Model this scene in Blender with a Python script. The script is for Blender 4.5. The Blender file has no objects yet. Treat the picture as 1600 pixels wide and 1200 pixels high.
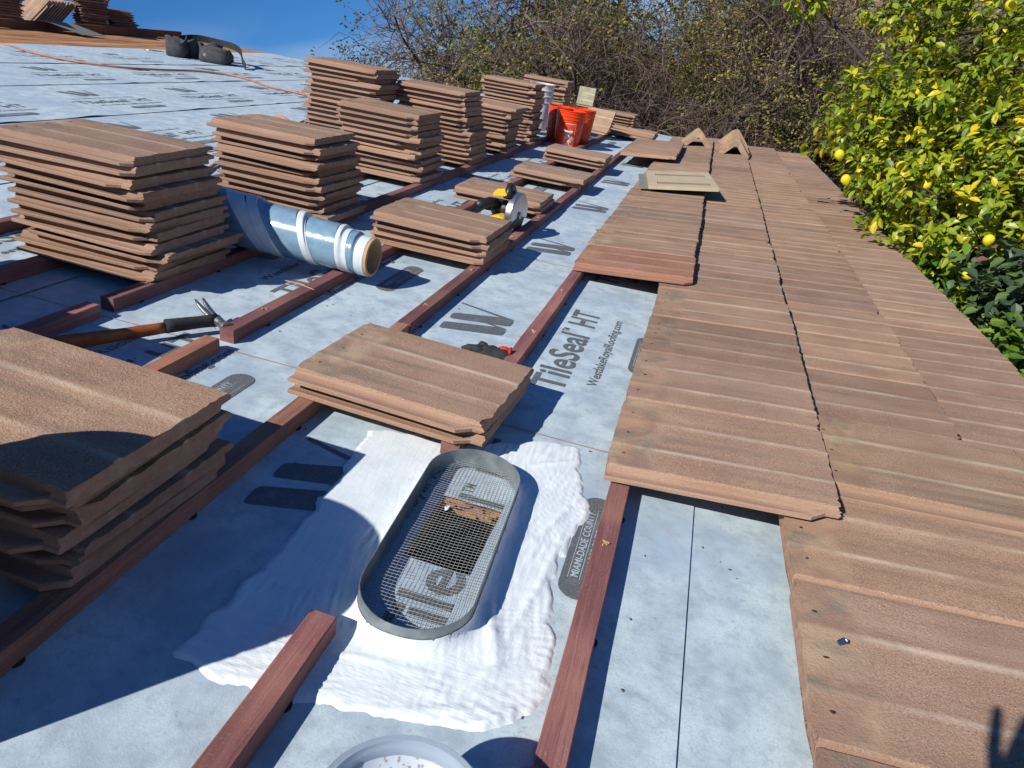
import bpy, bmesh, math, random
import numpy as np
from mathutils import Matrix, Vector, noise
R = math.radians
random.seed(7)
sc = bpy.context.scene
C = sc.collection

# ------------------------------------------------------------------ camera, sky, sun
PITCH = math.atan(1/3); CP, SP = math.cos(PITCH), math.sin(PITCH)
Z0 = 3.35
# roof frame: x = v (down the slope), y = u (along the eave), z = h (off the roof)
MR = Matrix(((CP, 0, SP, 0), (0, 1, 0, 0), (-SP, 0, CP, Z0), (0, 0, 0, 1)))
F_PX = 1110.0
def basis():
    f = F_PX; du = Vector((1132-800, 112-600, f)); sl = .2716; p0 = (600, 614)
    X = (800*du.x+600*du.y-f*f-du.y*(p0[1]-sl*p0[0]))/(du.x+sl*du.y); Y = p0[1]+sl*(X-p0[0])
    dv = -Vector((X-800, Y-600, f)); du.normalize(); dv.normalize()
    n = dv.cross(du)
    if n.y > 0: n = -n
    return du, dv, n
DU, DV, DN = basis()
CAMH = .742
r = Vector((DV.x, DU.x, DN.x)); up = -Vector((DV.y, DU.y, DN.y)); bk = -Vector((DV.z, DU.z, DN.z))
ML = Matrix(((r.x, up.x, bk.x, 0), (r.y, up.y, bk.y, 0), (r.z, up.z, bk.z, CAMH), (0, 0, 0, 1)))
cam = bpy.data.objects.new('camera', bpy.data.cameras.new('camera')); C.objects.link(cam)
cam.matrix_world = MR @ ML
cam.data.sensor_width = 36; cam.data.lens = 36*F_PX/1600; cam.data.clip_end = 2000; cam.data.clip_start = .02
sc.camera = cam
CAMW = cam.matrix_world.copy()
def ray_pt(px, py, depth):
    """world point seen at a photo pixel, at the given camera depth in metres"""
    return CAMW @ Vector(((px-800)/F_PX*depth, -(py-600)/F_PX*depth, -depth))

to_sun = (MR.to_3x3() @ Vector((-.82, -1.12, 1))).normalized()
sun = bpy.data.objects.new('sun', bpy.data.lights.new('sun', 'SUN')); C.objects.link(sun)
sun.rotation_euler = to_sun.to_track_quat('Z', 'Y').to_euler()
sun.data.energy = 4.6; sun.data.angle = R(.53); sun.data.color = (1, .955, .88)
sun.location = (0, 0, 20)
w = bpy.data.worlds.new('World'); sc.world = w; w.use_nodes = True
nt = w.node_tree; nt.nodes.clear()
sky = nt.nodes.new('ShaderNodeTexSky'); sky.sky_type = 'NISHITA'; sky.sun_disc = False
sky.sun_elevation = math.asin(to_sun.z); sky.sun_rotation = math.atan2(to_sun.x, to_sun.y)
sky.air_density = 1.0; sky.dust_density = .05; sky.ozone_density = 3.0; sky.altitude = 1500
bg = nt.nodes.new('ShaderNodeBackground'); bg.inputs[1].default_value = .052
out = nt.nodes.new('ShaderNodeOutputWorld')
# a low bank of thin cloud
tc = nt.nodes.new('ShaderNodeTexCoord'); mp = nt.nodes.new('ShaderNodeMapping'); mp.inputs['Scale'].default_value = (2.2, 2.2, 7)
ns = nt.nodes.new('ShaderNodeTexNoise'); ns.inputs['Scale'].default_value = 1.6; ns.inputs['Detail'].default_value = 7
sep = nt.nodes.new('ShaderNodeSeparateXYZ')
cr = nt.nodes.new('ShaderNodeMapRange'); cr.inputs['From Min'].default_value = .36; cr.inputs['From Max'].default_value = .56
el = nt.nodes.new('ShaderNodeMapRange'); el.inputs['From Min'].default_value = .16; el.inputs['From Max'].default_value = .07
mu = nt.nodes.new('ShaderNodeMath'); mu.operation = 'MULTIPLY'; mu2 = nt.nodes.new('ShaderNodeMath'); mu2.operation = 'MULTIPLY'; mu2.inputs[1].default_value = .55
mx = nt.nodes.new('ShaderNodeMixRGB'); mx.inputs[2].default_value = (9, 10, 11.5, 1)
L = nt.links.new
L(tc.outputs['Generated'], mp.inputs[0]); L(mp.outputs[0], ns.inputs[0]); L(ns.outputs[0], cr.inputs[0])
L(tc.outputs['Generated'], sep.inputs[0]); L(sep.outputs[2], el.inputs[0])
L(cr.outputs[0], mu.inputs[0]); L(el.outputs[0], mu.inputs[1]); L(mu.outputs[0], mu2.inputs[0]); L(mu2.outputs[0], mx.inputs[0])
tint = nt.nodes.new('ShaderNodeMixRGB'); tint.blend_type = 'MULTIPLY'; tint.inputs[0].default_value = 1; tint.inputs[2].default_value = (.36, .86, 1.42, 1)
L(sky.outputs[0], tint.inputs[1]); L(tint.outputs[0], mx.inputs[1]); L(mx.outputs[0], bg.inputs[0]); L(bg.outputs[0], out.inputs[0])
sc.view_settings.view_transform = 'Standard'; sc.view_settings.look = 'None'
sc.view_settings.exposure = 0.3; sc.view_settings.gamma = 1
sc.render.engine = 'CYCLES'; sc.cycles.max_bounces = 6; sc.cycles.diffuse_bounces = 2; sc.cycles.use_denoising = True

# ------------------------------------------------------------------ helpers
class MB:
    def __init__(s): s.v = []; s.f = []; s.m = []
    def add(s, vs, fs, mi=0):
        o = len(s.v); s.v.extend([tuple(p) for p in vs]); s.f.extend([tuple(i+o for i in f) for f in fs]); s.m.extend([mi]*len(fs))
    def box(s, lo, hi, mi=0, M=None):
        vs = [Vector((x, y, z)) for x in (lo[0], hi[0]) for y in (lo[1], hi[1]) for z in (lo[2], hi[2])]
        if M: vs = [M @ p for p in vs]
        s.add(vs, [(0, 1, 3, 2), (4, 6, 7, 5), (0, 4, 5, 1), (2, 3, 7, 6), (0, 2, 6, 4), (1, 5, 7, 3)], mi)
    def tube(s, pts, rad, n=8, mi=0, cap=True, ell=1.0):
        pts = [Vector(p) for p in pts]; k = len(pts)
        if not hasattr(rad, '__len__'): rad = [rad]*k
        rings = []
        ref = Vector((0, 0, 1)); t0 = (pts[1]-pts[0]).normalized()
        if abs(t0.dot(ref)) > .9: ref = Vector((1, 0, 0))
        a = t0.cross(ref).normalized()
        vs = []
        for i in range(k):
            t = (pts[min(i+1, k-1)]-pts[max(i-1, 0)])
            t = t.normalized() if t.length > 1e-9 else t0
            a = (a - t*a.dot(t)); a = a.normalized() if a.length > 1e-6 else t.orthogonal().normalized()
            b = t.cross(a)
            for j in range(n):
                th = 2*math.pi*j/n
                vs.append(pts[i]+a*math.cos(th)*rad[i]+b*math.sin(th)*rad[i]*ell)
        fs = [(i*n+j, i*n+(j+1) % n, (i+1)*n+(j+1) % n, (i+1)*n+j) for i in range(k-1) for j in range(n)]
        if cap: fs += [tuple(range(n-1, -1, -1)), tuple((k-1)*n+j for j in range(n))]
        s.add(vs, fs, mi)
    def lathe(s, prof, n=32, mi=0, M=None, closed=False):
        vs = []; k = len(prof)
        for (rr, z) in prof:
            for j in range(n):
                th = 2*math.pi*j/n; p = Vector((rr*math.cos(th), rr*math.sin(th), z))
                vs.append(M @ p if M else p)
        fs = [(i*n+j, i*n+(j+1) % n, (i+1)*n+(j+1) % n, (i+1)*n+j) for i in range(k-1) for j in range(n)]
        s.add(vs, fs, mi)
    def loft(s, rings, mi=0, cap=True, M=None):
        n = len(rings[0]); vs = [Vector(p) for rg in rings for p in rg]
        if M: vs = [M @ p for p in vs]
        k = len(rings)
        fs = [(i*n+j, i*n+(j+1) % n, (i+1)*n+(j+1) % n, (i+1)*n+j) for i in range(k-1) for j in range(n)]
        if cap: fs += [tuple(range(n-1, -1, -1)), tuple((k-1)*n+j for j in range(n))]
        s.add(vs, fs, mi)
    def mesh(s, name, mats, smooth=False):
        me = bpy.data.meshes.new(name); me.from_pydata(s.v, [], s.f)
        for m in mats: me.materials.append(m)
        me.polygons.foreach_set('material_index', s.m)
        if smooth: me.polygons.foreach_set('use_smooth', [True]*len(s.f))
        bm = bmesh.new(); bm.from_mesh(me); bmesh.ops.recalc_face_normals(bm, faces=bm.faces); bm.to_mesh(me); bm.free()
        me.update(); return me

def link(name, me, M=None, parent=None):
    o = bpy.data.objects.new(name, me); C.objects.link(o)
    if parent is not None:
        o.parent = parent
        if M is not None: o.matrix_local = M
    elif M is not None: o.matrix_world = M
    return o
def tag(o, label=None, cat=None, group=None, kind=None):
    if label: o['label'] = label
    if cat: o['category'] = cat
    if group: o['group'] = group
    if kind: o['kind'] = kind
    return o
def T(x, y, z=0, rz=0, rx=0, ry=0):
    return Matrix.Translation((x, y, z)) @ Matrix.Rotation(rz, 4, 'Z') @ Matrix.Rotation(ry, 4, 'Y') @ Matrix.Rotation(rx, 4, 'X')
def onroof(v, u, h=0, rz=0, rx=0, ry=0): return MR @ T(v, u, h, rz, rx, ry)
def obj(name, mb, mats, M=None, parent=None, smooth=False):
    if not isinstance(mats, (list, tuple)): mats = [mats]
    return link(name, mb.mesh(name, mats, smooth), M, parent)
def empty(name, M):
    o = bpy.data.objects.new(name, None); C.objects.link(o); o.matrix_world = M; o.empty_display_size = .1; return o
def autosmooth(o, ang=35):
    me = o.data; me.polygons.foreach_set('use_smooth', [True]*len(me.polygons))
    try: me.set_sharp_from_angle(angle=R(ang))
    except Exception: pass

# ------------------------------------------------------------------ materials
class NT:
    def __init__(s, name):
        s.m = bpy.data.materials.new(name); s.m.use_nodes = True; s.t = s.m.node_tree; s.b = s.t.nodes['Principled BSDF']
    def n(s, typ, **k):
        x = s.t.nodes.new('ShaderNode'+typ)
        for a, b in k.items(): setattr(x, a, b)
        return x
    def l(s, a, b): s.t.links.new(a, b)
    def val(s, x, sock):
        if isinstance(x, (int, float)): sock.default_value = x
        elif isinstance(x, (tuple, list)): sock.default_value = tuple(x)+(1,)*(len(sock.default_value)-len(x))
        else: s.l(x, sock)
    def math(s, op, a, b=0, c=None, clamp=False):
        x = s.n('Math', operation=op); x.use_clamp = clamp; s.val(a, x.inputs[0]); s.val(b, x.inputs[1])
        if c is not None: s.val(c, x.inputs[2])
        return x.outputs[0]
    def mix(s, f, a, b, mode='MIX'):
        x = s.n('MixRGB', blend_type=mode); s.val(f, x.inputs[0]); s.val(a, x.inputs[1]); s.val(b, x.inputs[2]); return x.outputs[0]
    def mr(s, v, a, b, c=0, d=1, smooth=False):
        x = s.n('MapRange'); x.clamp = True
        if smooth: x.interpolation_type = 'SMOOTHSTEP'
        s.val(v, x.inputs['Value']); x.inputs['From Min'].default_value = a; x.inputs['From Max'].default_value = b
        x.inputs['To Min'].default_value = c; x.inputs['To Max'].default_value = d; return x.outputs[0]
    def noise(s, vec, scale, detail=4, rough=.55, stretch=None):
        if stretch:
            m = s.n('Mapping'); m.inputs['Scale'].default_value = stretch; s.l(vec, m.inputs[0]); vec = m.outputs[0]
        x = s.n('TexNoise'); x.inputs['Scale'].default_value = scale; x.inputs['Detail'].default_value = detail; x.inputs['Roughness'].default_value = rough
        s.l(vec, x.inputs['Vector']); return x.outputs[0]
    def bump(s, h, strength=.3, dist=.002, prev=None):
        x = s.n('Bump'); x.inputs['Strength'].default_value = strength; x.inputs['Distance'].default_value = dist; s.l(h, x.inputs['Height'])
        if prev is not None: s.l(prev, x.inputs['Normal'])
        s.l(x.outputs[0], s.b.inputs['Normal']); return x.outputs[0]
    def obj(s): return s.n('TexCoord').outputs['Object']
    def col(s, c): s.val(c, s.b.inputs['Base Color'])
    def rough(s, v): s.val(v, s.b.inputs['Roughness'])

def simple(name, c, rough=.6, var=.15, scale=20, metal=0, bump=0, spec=None):
    t = NT(name); o = t.obj(); nz = t.noise(o, scale)
    f = t.mr(nz, .3, .7, 1-var, 1+var)
    t.col(t.mix(1, c, t.n('CombineXYZ').outputs[0] if 0 else f, 'MULTIPLY')); t.rough(rough)
    t.b.inputs['Metallic'].default_value = metal
    if spec is not None: t.b.inputs['Specular IOR Level'].default_value = spec
    if bump: t.bump(t.noise(o, scale*4), bump, .003)
    return t.m

def tile_material():
    t = NT('concrete_tile'); oi = t.n('ObjectInfo'); co = t.obj()
    off = t.math('MULTIPLY', oi.outputs['Random'], 37.0)
    add = t.n('VectorMath', operation='ADD'); t.l(co, add.inputs[0])
    cx = t.n('CombineXYZ'); t.l(off, cx.inputs[0]); t.l(off, cx.inputs[1]); t.l(off, cx.inputs[2]); t.l(cx.outputs[0], add.inputs[1])
    v = add.outputs[0]
    sp = t.n('SeparateXYZ'); t.l(co, sp.inputs[0]); X, Y, Z = sp.outputs
    n1 = t.noise(v, 9, 5)
    base = t.mix(t.mr(n1, .3, .7), (.275, .168, .112), (.365, .238, .165))
    # granules
    g = t.noise(v, 420, 2, .7); g2 = t.noise(v, 160, 3, .7)
    base = t.mix(t.mr(g, .56, .68, 0, .7), base, (.54, .38, .27))
    base = t.mix(t.mr(g, .44, .34, 0, .75), base, (.13, .065, .045))
    base = t.mix(t.mr(g2, .36, .26, 0, .6), base, (.15, .08, .06))
    # grey weather streaks running down the tile
    st = t.noise(v, 1.0, 4, .6, (2.2, 26, 2.2))
    base = t.mix(t.mr(st, .52, .70, 0, .62), base, (.165, .130, .100))
    st2 = t.noise(v, 1.0, 4, .6, (1.3, 13, 1.3)); base = t.mix(t.mr(st2, .52, .72, 0, .55), base, (.40, .285, .20))
    # bleached ribs
    wob = t.math('MULTIPLY', t.math('SUBTRACT', t.noise(v, 5, 2, .5, (1, .2, .2)), .5), .006)
    Yw = t.math('ADD', Y, wob)
    for yc, wd in ((.108, .0105), (.222, .0125)):
        d = t.math('ABSOLUTE', t.math('SUBTRACT', Yw, yc))
        k = t.mr(d, 0, wd, 1, 0, True)
        br = t.mr(t.noise(v, 1.0, 4, .65, (5, 14, 3)), .34, .60, .12, .85)
        kk = t.math('MULTIPLY', k, br)
        base = t.mix(kk, base, t.mix(t.mr(n1, .4, .6), (.46, .40, .31), (.58, .44, .31)))
    # smooth paler head lap that used to sit under the next course
    hd = t.mr(t.math('ADD', X, t.math('MULTIPLY', t.noise(v, 30, 3), .02)), .082, .115, 1, 0, True)
    hc = t.mix(t.mr(t.noise(v, 12, 4), .42, .62), (.36, .23, .145), (.25, .15, .11))
    hc = t.mix(t.mr(t.noise(v, 15, 5, .7), .50, .62, 0, .85), hc, (.15, .15, .12)); hc = t.mix(t.mr(t.noise(v, 8, 4, .6), .52, .66, 0, .7), hc, (.47, .36, .235))
    top = t.mr(Z, .0228, .0238)
    base = t.mix(t.math('MULTIPLY', t.math('MULTIPLY', hd, top), .7), base, hc)
    # raw sides
    side = t.mix(t.mr(t.noise(v, 1.0, 4, .6, (4, 60, 120)), .35, .65), (.285, .168, .115), (.375, .245, .175))
    base = t.mix(t.math('MULTIPLY', t.mr(Z, .0222, .0196), .75), base, side)
    # scratches
    sc_ = t.mr(t.noise(v, 22, 3, .5, (.5, 1.6, 1)), .74, .78, 0, .5)
    base = t.mix(sc_, base, (.55, .36, .27))
    vv = t.mr(oi.outputs['Random'], 0, 1, .84, 1.16)
    base = t.mix(1, base, vv, 'MULTIPLY'); base = t.mix(1, base, oi.outputs['Color'], 'MULTIPLY')
    t.col(base); t.rough(.88); t.b.inputs['Specular IOR Level'].default_value = .25
    hgt = t.math('ADD', t.math('MULTIPLY', g, .6), g2)
    t.bump(hgt, .65, .0026)
    return t.m
M_TILE = tile_material()
M_HOLE = simple('tile_hole', (.035, .02, .014), .95)

def sheet_material():
    t = NT('white_underlayment'); co = t.n('TexCoord').outputs['Object']
    a = t.noise(co, 3.2, 5, .6); b = t.noise(co, 14, 6, .65); f = t.noise(co, 260, 3, .7); s = t.noise(co, 45, 4, .7)
    c = t.mix(t.mr(b, .40, .62), (.52, .625, .665), (.37, .46, .52))
    c = t.mix(t.mr(a, .46, .66, 0, .8), c, (.33, .43, .53))
    c = t.mix(t.mr(f, .48, .66, 0, .55), c, (.35, .43, .52))
    c = t.mix(t.mr(t.noise(co, 28, 6, .75), .52, .66, 0, .5), c, (.33, .39, .44))
    c = t.mix(t.mr(s, .62, .72, 0, .6), c, (.26, .31, .36))
    c = t.mix(t.mr(t.noise(co, 7, 4, .6), .66, .74, 0, .3), c, (.44, .44, .40))
    t.col(c); t.rough(.62); t.b.inputs['Specular IOR Level'].default_value = .3
    bb = t.bump(t.noise(co, 320, 3, .75), .35, .0015)
    t.bump(t.noise(co, 9, 3, .5), .35, .012, bb)
    return t.m
M_SHEET = sheet_material()
def ink_material():
    t = NT('grey_ink'); co = t.obj(); f = t.noise(co, 380, 2, .7)
    c = t.mix(t.mr(f, .52, .7, 0, .6), (.10, .112, .118), (.30, .33, .35))
    c = t.mix(t.mr(t.noise(co, 30, 4), .55, .75, 0, .45), c, (.24, .26, .28))
    t.col(c); t.rough(.6); return t.m
M_INK = ink_material()

def wood_material(name, c1, c2, c3, long_axis=1, fine=1.0):
    t = NT(name); co = t.obj(); oi = t.n('ObjectInfo')
    add = t.n('VectorMath', operation='ADD'); t.l(co, add.inputs[0]); cx = t.n('CombineXYZ')
    off = t.math('MULTIPLY', oi.outputs['Random'], 23.0); t.l(off, cx.inputs[0]); t.l(off, cx.inputs[1]); t.l(cx.outputs[0], add.inputs[1]); v = add.outputs[0]
    sx = [60*fine]*3; sx[long_axis] = 3.0
    g = t.noise(v, 1.0, 5, .6, tuple(sx)); sx2 = [220*fine]*3; sx2[long_axis] = 10
    g2 = t.noise(v, 1.0, 3, .7, tuple(sx2)); big = t.noise(v, 5, 3)
    c = t.mix(t.mr(g, .35, .65), c1, c2); c = t.mix(t.mr(g2, .55, .7, 0, .5), c, tuple(x*.45 for x in c1))
    c = t.mix(t.mr(big, .5, .7, 0, .7), c, c3)
    c = t.mix(t.mr(t.noise(v, 300, 2), .6, .7, 0, .3), c, tuple(min(1, x*1.6) for x in c3))
    c = t.mix(1, c, oi.outputs['Color'], 'MULTIPLY')
    t.col(t.mix(1, c, t.mr(t.noise(v, 2.2, 3), .35, .65, .72, 1.2), 'MULTIPLY')); t.rough(.8); t.bump(g2, .5, .003); return t.m
M_BATTEN = wood_material('dyed_batten_wood', (.175, .068, .066), (.275, .120, .105), (.34, .165, .12))
M_TANW = wood_material('tan_wood', (.36, .20, .10), (.48, .28, .14), (.34, .12, .09))
def deck_material():
    t = NT('wood_sheathing'); co = t.obj()
    g = t.noise(co, 1.0, 5, .65, (9, .9, 9)); g2 = t.noise(co, 1.0, 4, .7, (16, 1.1, 16))
    c = t.mix(t.mr(g, .35, .65), (.30, .125, .05), (.50, .255, .11)); c = t.mix(t.mr(g2, .50, .60, 0, .85), c, (.09, .035, .018))
    t.col(c); t.rough(.8); t.bump(g2, .8, .01); return t.m
M_DECK = deck_material()

def coating_material():
    t = NT('white_roof_coating'); co = t.obj()
    c = t.mix(t.mr(t.noise(co, 18, 5), .4, .75), (.76, .82, .84), (.66, .735, .775))
    t.col(c); t.rough(.42); t.b.inputs['Specular IOR Level'].default_value = .4
    sp_ = t.n('SeparateXYZ'); t.l(co, sp_.inputs[0])
    bn = t.mix(t.mr(sp_.outputs[1], .60, .74), t.noise(co, 1, 5, .65, (28, 330, 60)), t.noise(co, 1, 5, .65, (330, 26, 60)))
    t.bump(t.noise(co, 70, 5, .65), .3, .003, t.bump(bn, .32, .0026)); return t.m
M_COAT = coating_material()
M_GALV = simple('galvanised_steel', (.24, .275, .285), .5, .3, 30, .45, .1)
M_WIRE = simple('wire_cloth', (.27, .275, .27), .6, .1, 60, .2)
M_DARK = simple('black_plastic', (.018, .018, .02), .45, .2, 30)
M_BLKFAB = simple('black_fabric', (.022, .023, .027), .85, .35, 40, 0, .5)
M_GRYFAB = simple('worn_grey_leather', (.045, .047, .052), .8, .45, 30, 0, .5)
M_STEEL = simple('worn_steel', (.42, .41, .38), .34, .25, 40, .9, .1)
M_SILVER = simple('saw_guard_metal', (.50, .51, .53), .28, .08, 30, .9)
M_YEL = simple('yellow_plastic', (.80, .52, .015), .4, .08, 20)
M_ORPL = simple('orange_plastic', (.78, .055, .008), .38, .06, 9)
M_WHPL = simple('white_plastic', (.68, .70, .72), .4, .06, 9)
M_RED = simple('red_fabric', (.62, .04, .02), .7, .2, 40)
M_CARD = simple('cardboard', (.46, .30, .16), .85, .12, 40)
M_HOSE = simple('orange_rubber', (.40, .17, .095), .5, .2, 15)
M_BEIGE = simple('beige_vent_metal', (.50, .41, .27), .5, .1, 14)
M_BEIGE2 = simple('tan_tile_back', (.40, .27, .17), .85, .2, 25, 0, .3)
M_GREYTRIM = simple('grey_flashing', (.20, .20, .17), .6, .15, 14)
M_STUCCO = simple('tan_stucco', (.42, .34, .26), .9, .1, 25, 0, .4)
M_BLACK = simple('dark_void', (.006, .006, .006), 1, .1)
M_HANDLE = simple('orange_wood_handle', (.30, .085, .018), .55, .45, 25)

# ------------------------------------------------------------------ house: deck, underlayment, walls
HX0, HX1, HY0, HY1 = -.289, -.180, .827, 1.005          # opening under the vent (v0,v1,u0,u1)
house = empty('house', Matrix.Identity(4))
tag(house, 'house with pitched roof under white printed underlayment, being retiled', 'house')
RAKE = [(1.02, 8.45), (-.74, 8.72), (-1.6, 9.2), (-3.0, 9.75), (-4.2, 9.98), (-5.0, 9.9), (-5.6, 9.72), (-6.1, 9.7), (-7.62, 10.0)]
def rake(v):
    for (a, b), (c, d) in zip(RAKE, RAKE[1:]):
        if c <= v <= a: return b+(d-b)*(a-v)/(a-c)
    return RAKE[0][1] if v > 1 else RAKE[-1][1]
UN = -3.2                                               # near end of the roof
def slope_part(name, vs_, hfun, mat, u_end=rake, hole=False, ustep=.25, extra=None, thick=.0):
    """a sheet laid on the roof: grid over (v,u)"""
    mb = MB()
    us = [UN]; x = UN
    while x < 10.6:
        x += ustep; us.append(x)
    if hole: us = sorted(set([u for u in us if abs(u-HY0) > .02 and abs(u-HY1) > .02]+[HY0, HY1]))
    nv, nu = len(vs_), len(us)
    pts = []
    for v in vs_:
        e = u_end(v)
        for u in us:
            uu = min(u, e); pts.append(MR @ Vector((v, uu, hfun(v, uu))))
    fs = []
    for i in range(nv-1):
        for j in range(nu-1):
            if us[j] >= min(u_end(vs_[i]), u_end(vs_[i+1]))+ustep: continue
            if hole and HX0-1e-6 <= vs_[i] < HX1-1e-6 and HY0-1e-6 <= us[j] < HY1-1e-6: continue
            fs.append((i*nu+j, i*nu+j+1, (i+1)*nu+j+1, (i+1)*nu+j))
    mb.add(pts, fs)
    return mb
# plywood deck top (with the opening) and its cut edges
d = slope_part('deck', [-7.62, -5, -2.5, -.9, HX0, HX1, .4, 1.0], lambda v, u: -.010, None, hole=True)
for a, b in (((HX0, HY0), (HX1, HY0)), ((HX1, HY0), (HX1, HY1)), ((HX1, HY1), (HX0, HY1)), ((HX0, HY1), (HX0, HY0))):
    d.add([MR @ Vector(p) for p in ((a[0], a[1], -.003), (b[0], b[1], -.003), (b[0], b[1], -.032), (a[0], a[1], -.032))], [(0, 1, 2, 3)])
# far slope on the other side of the ridge
def far(v, u, h=0):     # v counted from the ridge, positive away
    p = MR @ Vector((-7.62, u, 0)); return Vector((p.x-v*CP, p.y, p.z-v*SP+h))
d.add([far(0, UN), far(0, 10.0), far(6, 10.0), far(6, UN)], [(0, 1, 2, 3)])
deck = obj('roof_deck', d, M_DECK, parent=house)
# splintered wood on the far edge of the opening
mb = MB()
for k in range(14):
    x = HX0+.012+(HX1-HX0-.02)*random.random(); y = HY1-.004-random.random()*.014
    mb.box((-.007-random.random()*.010, -.002, -.001), (.012, .002, .002), M=MR @ T(x, y, -.006-random.random()*.006, random.uniform(-.4, .4), 0, random.uniform(-.4, .4)))
obj('splinters', mb, M_TANW, parent=house)
# attic space seen through the opening
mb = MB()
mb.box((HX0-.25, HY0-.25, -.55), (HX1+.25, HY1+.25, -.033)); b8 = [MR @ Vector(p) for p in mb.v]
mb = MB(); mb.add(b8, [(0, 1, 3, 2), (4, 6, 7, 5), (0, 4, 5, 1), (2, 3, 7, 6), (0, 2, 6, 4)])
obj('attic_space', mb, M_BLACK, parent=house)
# walls, fascia, soffit
mb = MB()
ring = [(v*.985-.45, rake(v)-.45) for v, _ in RAKE[:1]+RAKE[-1:]]
def wp(v, u, dz=0): p = MR @ Vector((v, u, -.06)); return Vector((p.x, p.y, p.z+dz))
A0, A1, B0, B1 = wp(.55, UN), wp(.55, 8.0), wp(-7.6, UN), wp(-7.6, 9.3)
for p, q in ((A0, A1), (A1, B1)):
    mb.add([Vector((p.x, p.y, 0)), Vector((q.x, q.y, 0)), q, p], [(0, 1, 2, 3)])
Cc = far(5.5, 9.3, -.06); mb.add([Vector((B1.x, B1.y, 0)), Vector((Cc.x, Cc.y, 0)), Cc, B1], [(0, 1, 2, 3)])
obj('wall', mb, M_STUCCO, parent=house)
mb = MB(); mb.box((.985, UN, -.21), (1.005, 8.5, -.012)); mb.box((.50, UN, -.215), (.984, 8.4, -.205))
obj('fascia', mb, simple('brown_fascia_paint', (.16, .09, .06), .6), MR, parent=house)

# underlayment strips, each lapping over the one below
LAPS = [1.0, .149, -.655, -1.50, -2.35, -3.235, -4.18, -5.07, -6.12]
rnd = random.Random(3)
for k in range(len(LAPS)-1):
    lo, hi = LAPS[k], LAPS[k+1]        # lo = lower edge (larger v)
    top = hi-.06 if k < len(LAPS)-2 else hi
    puck = [(rnd.uniform(-1, 10), rnd.uniform(.03, .10), rnd.uniform(.001, .0065)) for _ in range(26)]
    def hf(v, u, lo=lo, hi=hi, puck=puck, k=k):
        t = max(0, 1-(lo-v)/.07); base = .0024*t*t
        if t > 0 and k > 0:
            for (pu, pw, ph) in puck: base += ph*t*t*math.exp(-((u-pu)/pw)**2)
        if v < hi+.02: base -= .0035*min(1, (hi+.02-v)/.05)
        if k == len(LAPS)-2: base += .012*max(0, 1-(v-hi)/.12)*(.5+.5*noise.noise(Vector((u*1.3, 2, 0))))+.001
        return base
    vs_ = sorted(set([top, hi-.02, hi+.02, (lo+hi)/2-.1, lo-.12, lo-.07, lo-.05, lo-.03, lo-.015, lo]))
    if lo == .149: vs_ = sorted(set(vs_+[HX0, HX1])-{(lo+hi)/2-.1})
    if lo == 1.0: vs_ = [top, hi-.02, hi+.02, .6, 1.0]
    mb = slope_part('underlayment', vs_, hf, M_SHEET, hole=(lo == .149), ustep=.035 if 0 < k else .5, u_end=lambda v: rake(v)+.02+.05*noise.noise(Vector((v*2, 0, 0))))
    if lo == .149: MAINMB = mb
    o = obj('underlayment', mb, [M_SHEET], parent=house, smooth=True)

# --- the printing on the underlayment
def text_polys(body, height, width, bold=.0):
    cu = bpy.data.curves.new('t', 'FONT'); cu.body = body; cu.size = 1; cu.offset = bold; cu.resolution_u = 3
    ob = bpy.data.objects.new('t', cu); C.objects.link(ob); bpy.context.view_layer.update()
    me = ob.evaluated_get(bpy.context.evaluated_depsgraph_get()).to_mesh()
    vs = [v.co.copy() for v in me.vertices]; fs = [tuple(p.vertices) for p in me.polygons]
    bpy.data.objects.remove(ob); bpy.data.curves.remove(cu)
    x0 = min(v.x for v in vs); x1 = max(v.x for v in vs); y0 = 0; y1 = max(v.y for v in vs)
    return [((v.x-x0)/(x1-x0)*width, v.y/y1*height) for v in vs], fs
TX = {}
TX['tile'] = text_polys('TileSeal', .082, .395, .018)
TX['tm'] = text_polys('TM', .020, .030, .01)
TX['ht'] = text_polys('HT', .080, .135, .018)
TX['url'] = text_polys('WestlakeRoyalRoofing.com', .0255, .515, .012)
TX['royal'] = text_polys('Westlake Royal Roofing', .026, .50, .0)
TX['miami'] = text_polys('MIAMI-DADE COUNTY', .0125, .185, .008)
TX['appr'] = text_polys('APPROVED', .0115, .105, .008)
def put(mb, key, u0, vbase, h, mi=0):
    vs, fs = TX[key]; mb.add([MR @ Vector((vbase-y, u0+x, h)) for x, y in vs], fs, mi)
def poly(mb, pts, h, mi=0): mb.add([MR @ Vector((v, u, h)) for u, v in pts], [tuple(range(len(pts)))], mi)
def rpoly(mb, pts, rad, h, mi=0):
    """rounded polygon"""
    o = []; n = len(pts)
    for i in range(n):
        p0, p1, p2 = Vector(pts[i-1]), Vector(pts[i]), Vector(pts[(i+1) % n])
        a = (p0-p1); b = (p2-p1); ra = min(rad, a.length*.45, b.length*.45); a = p1+a.normalized()*ra; b = p1+b.normalized()*ra
        for t in (0, .25, .5, .75, 1): o.append((a*(1-t)**2+p1*2*t*(1-t)+b*t*t))
    poly(mb, [(p[0], p[1]) for p in o], h, mi)
ink = MB()
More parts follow.
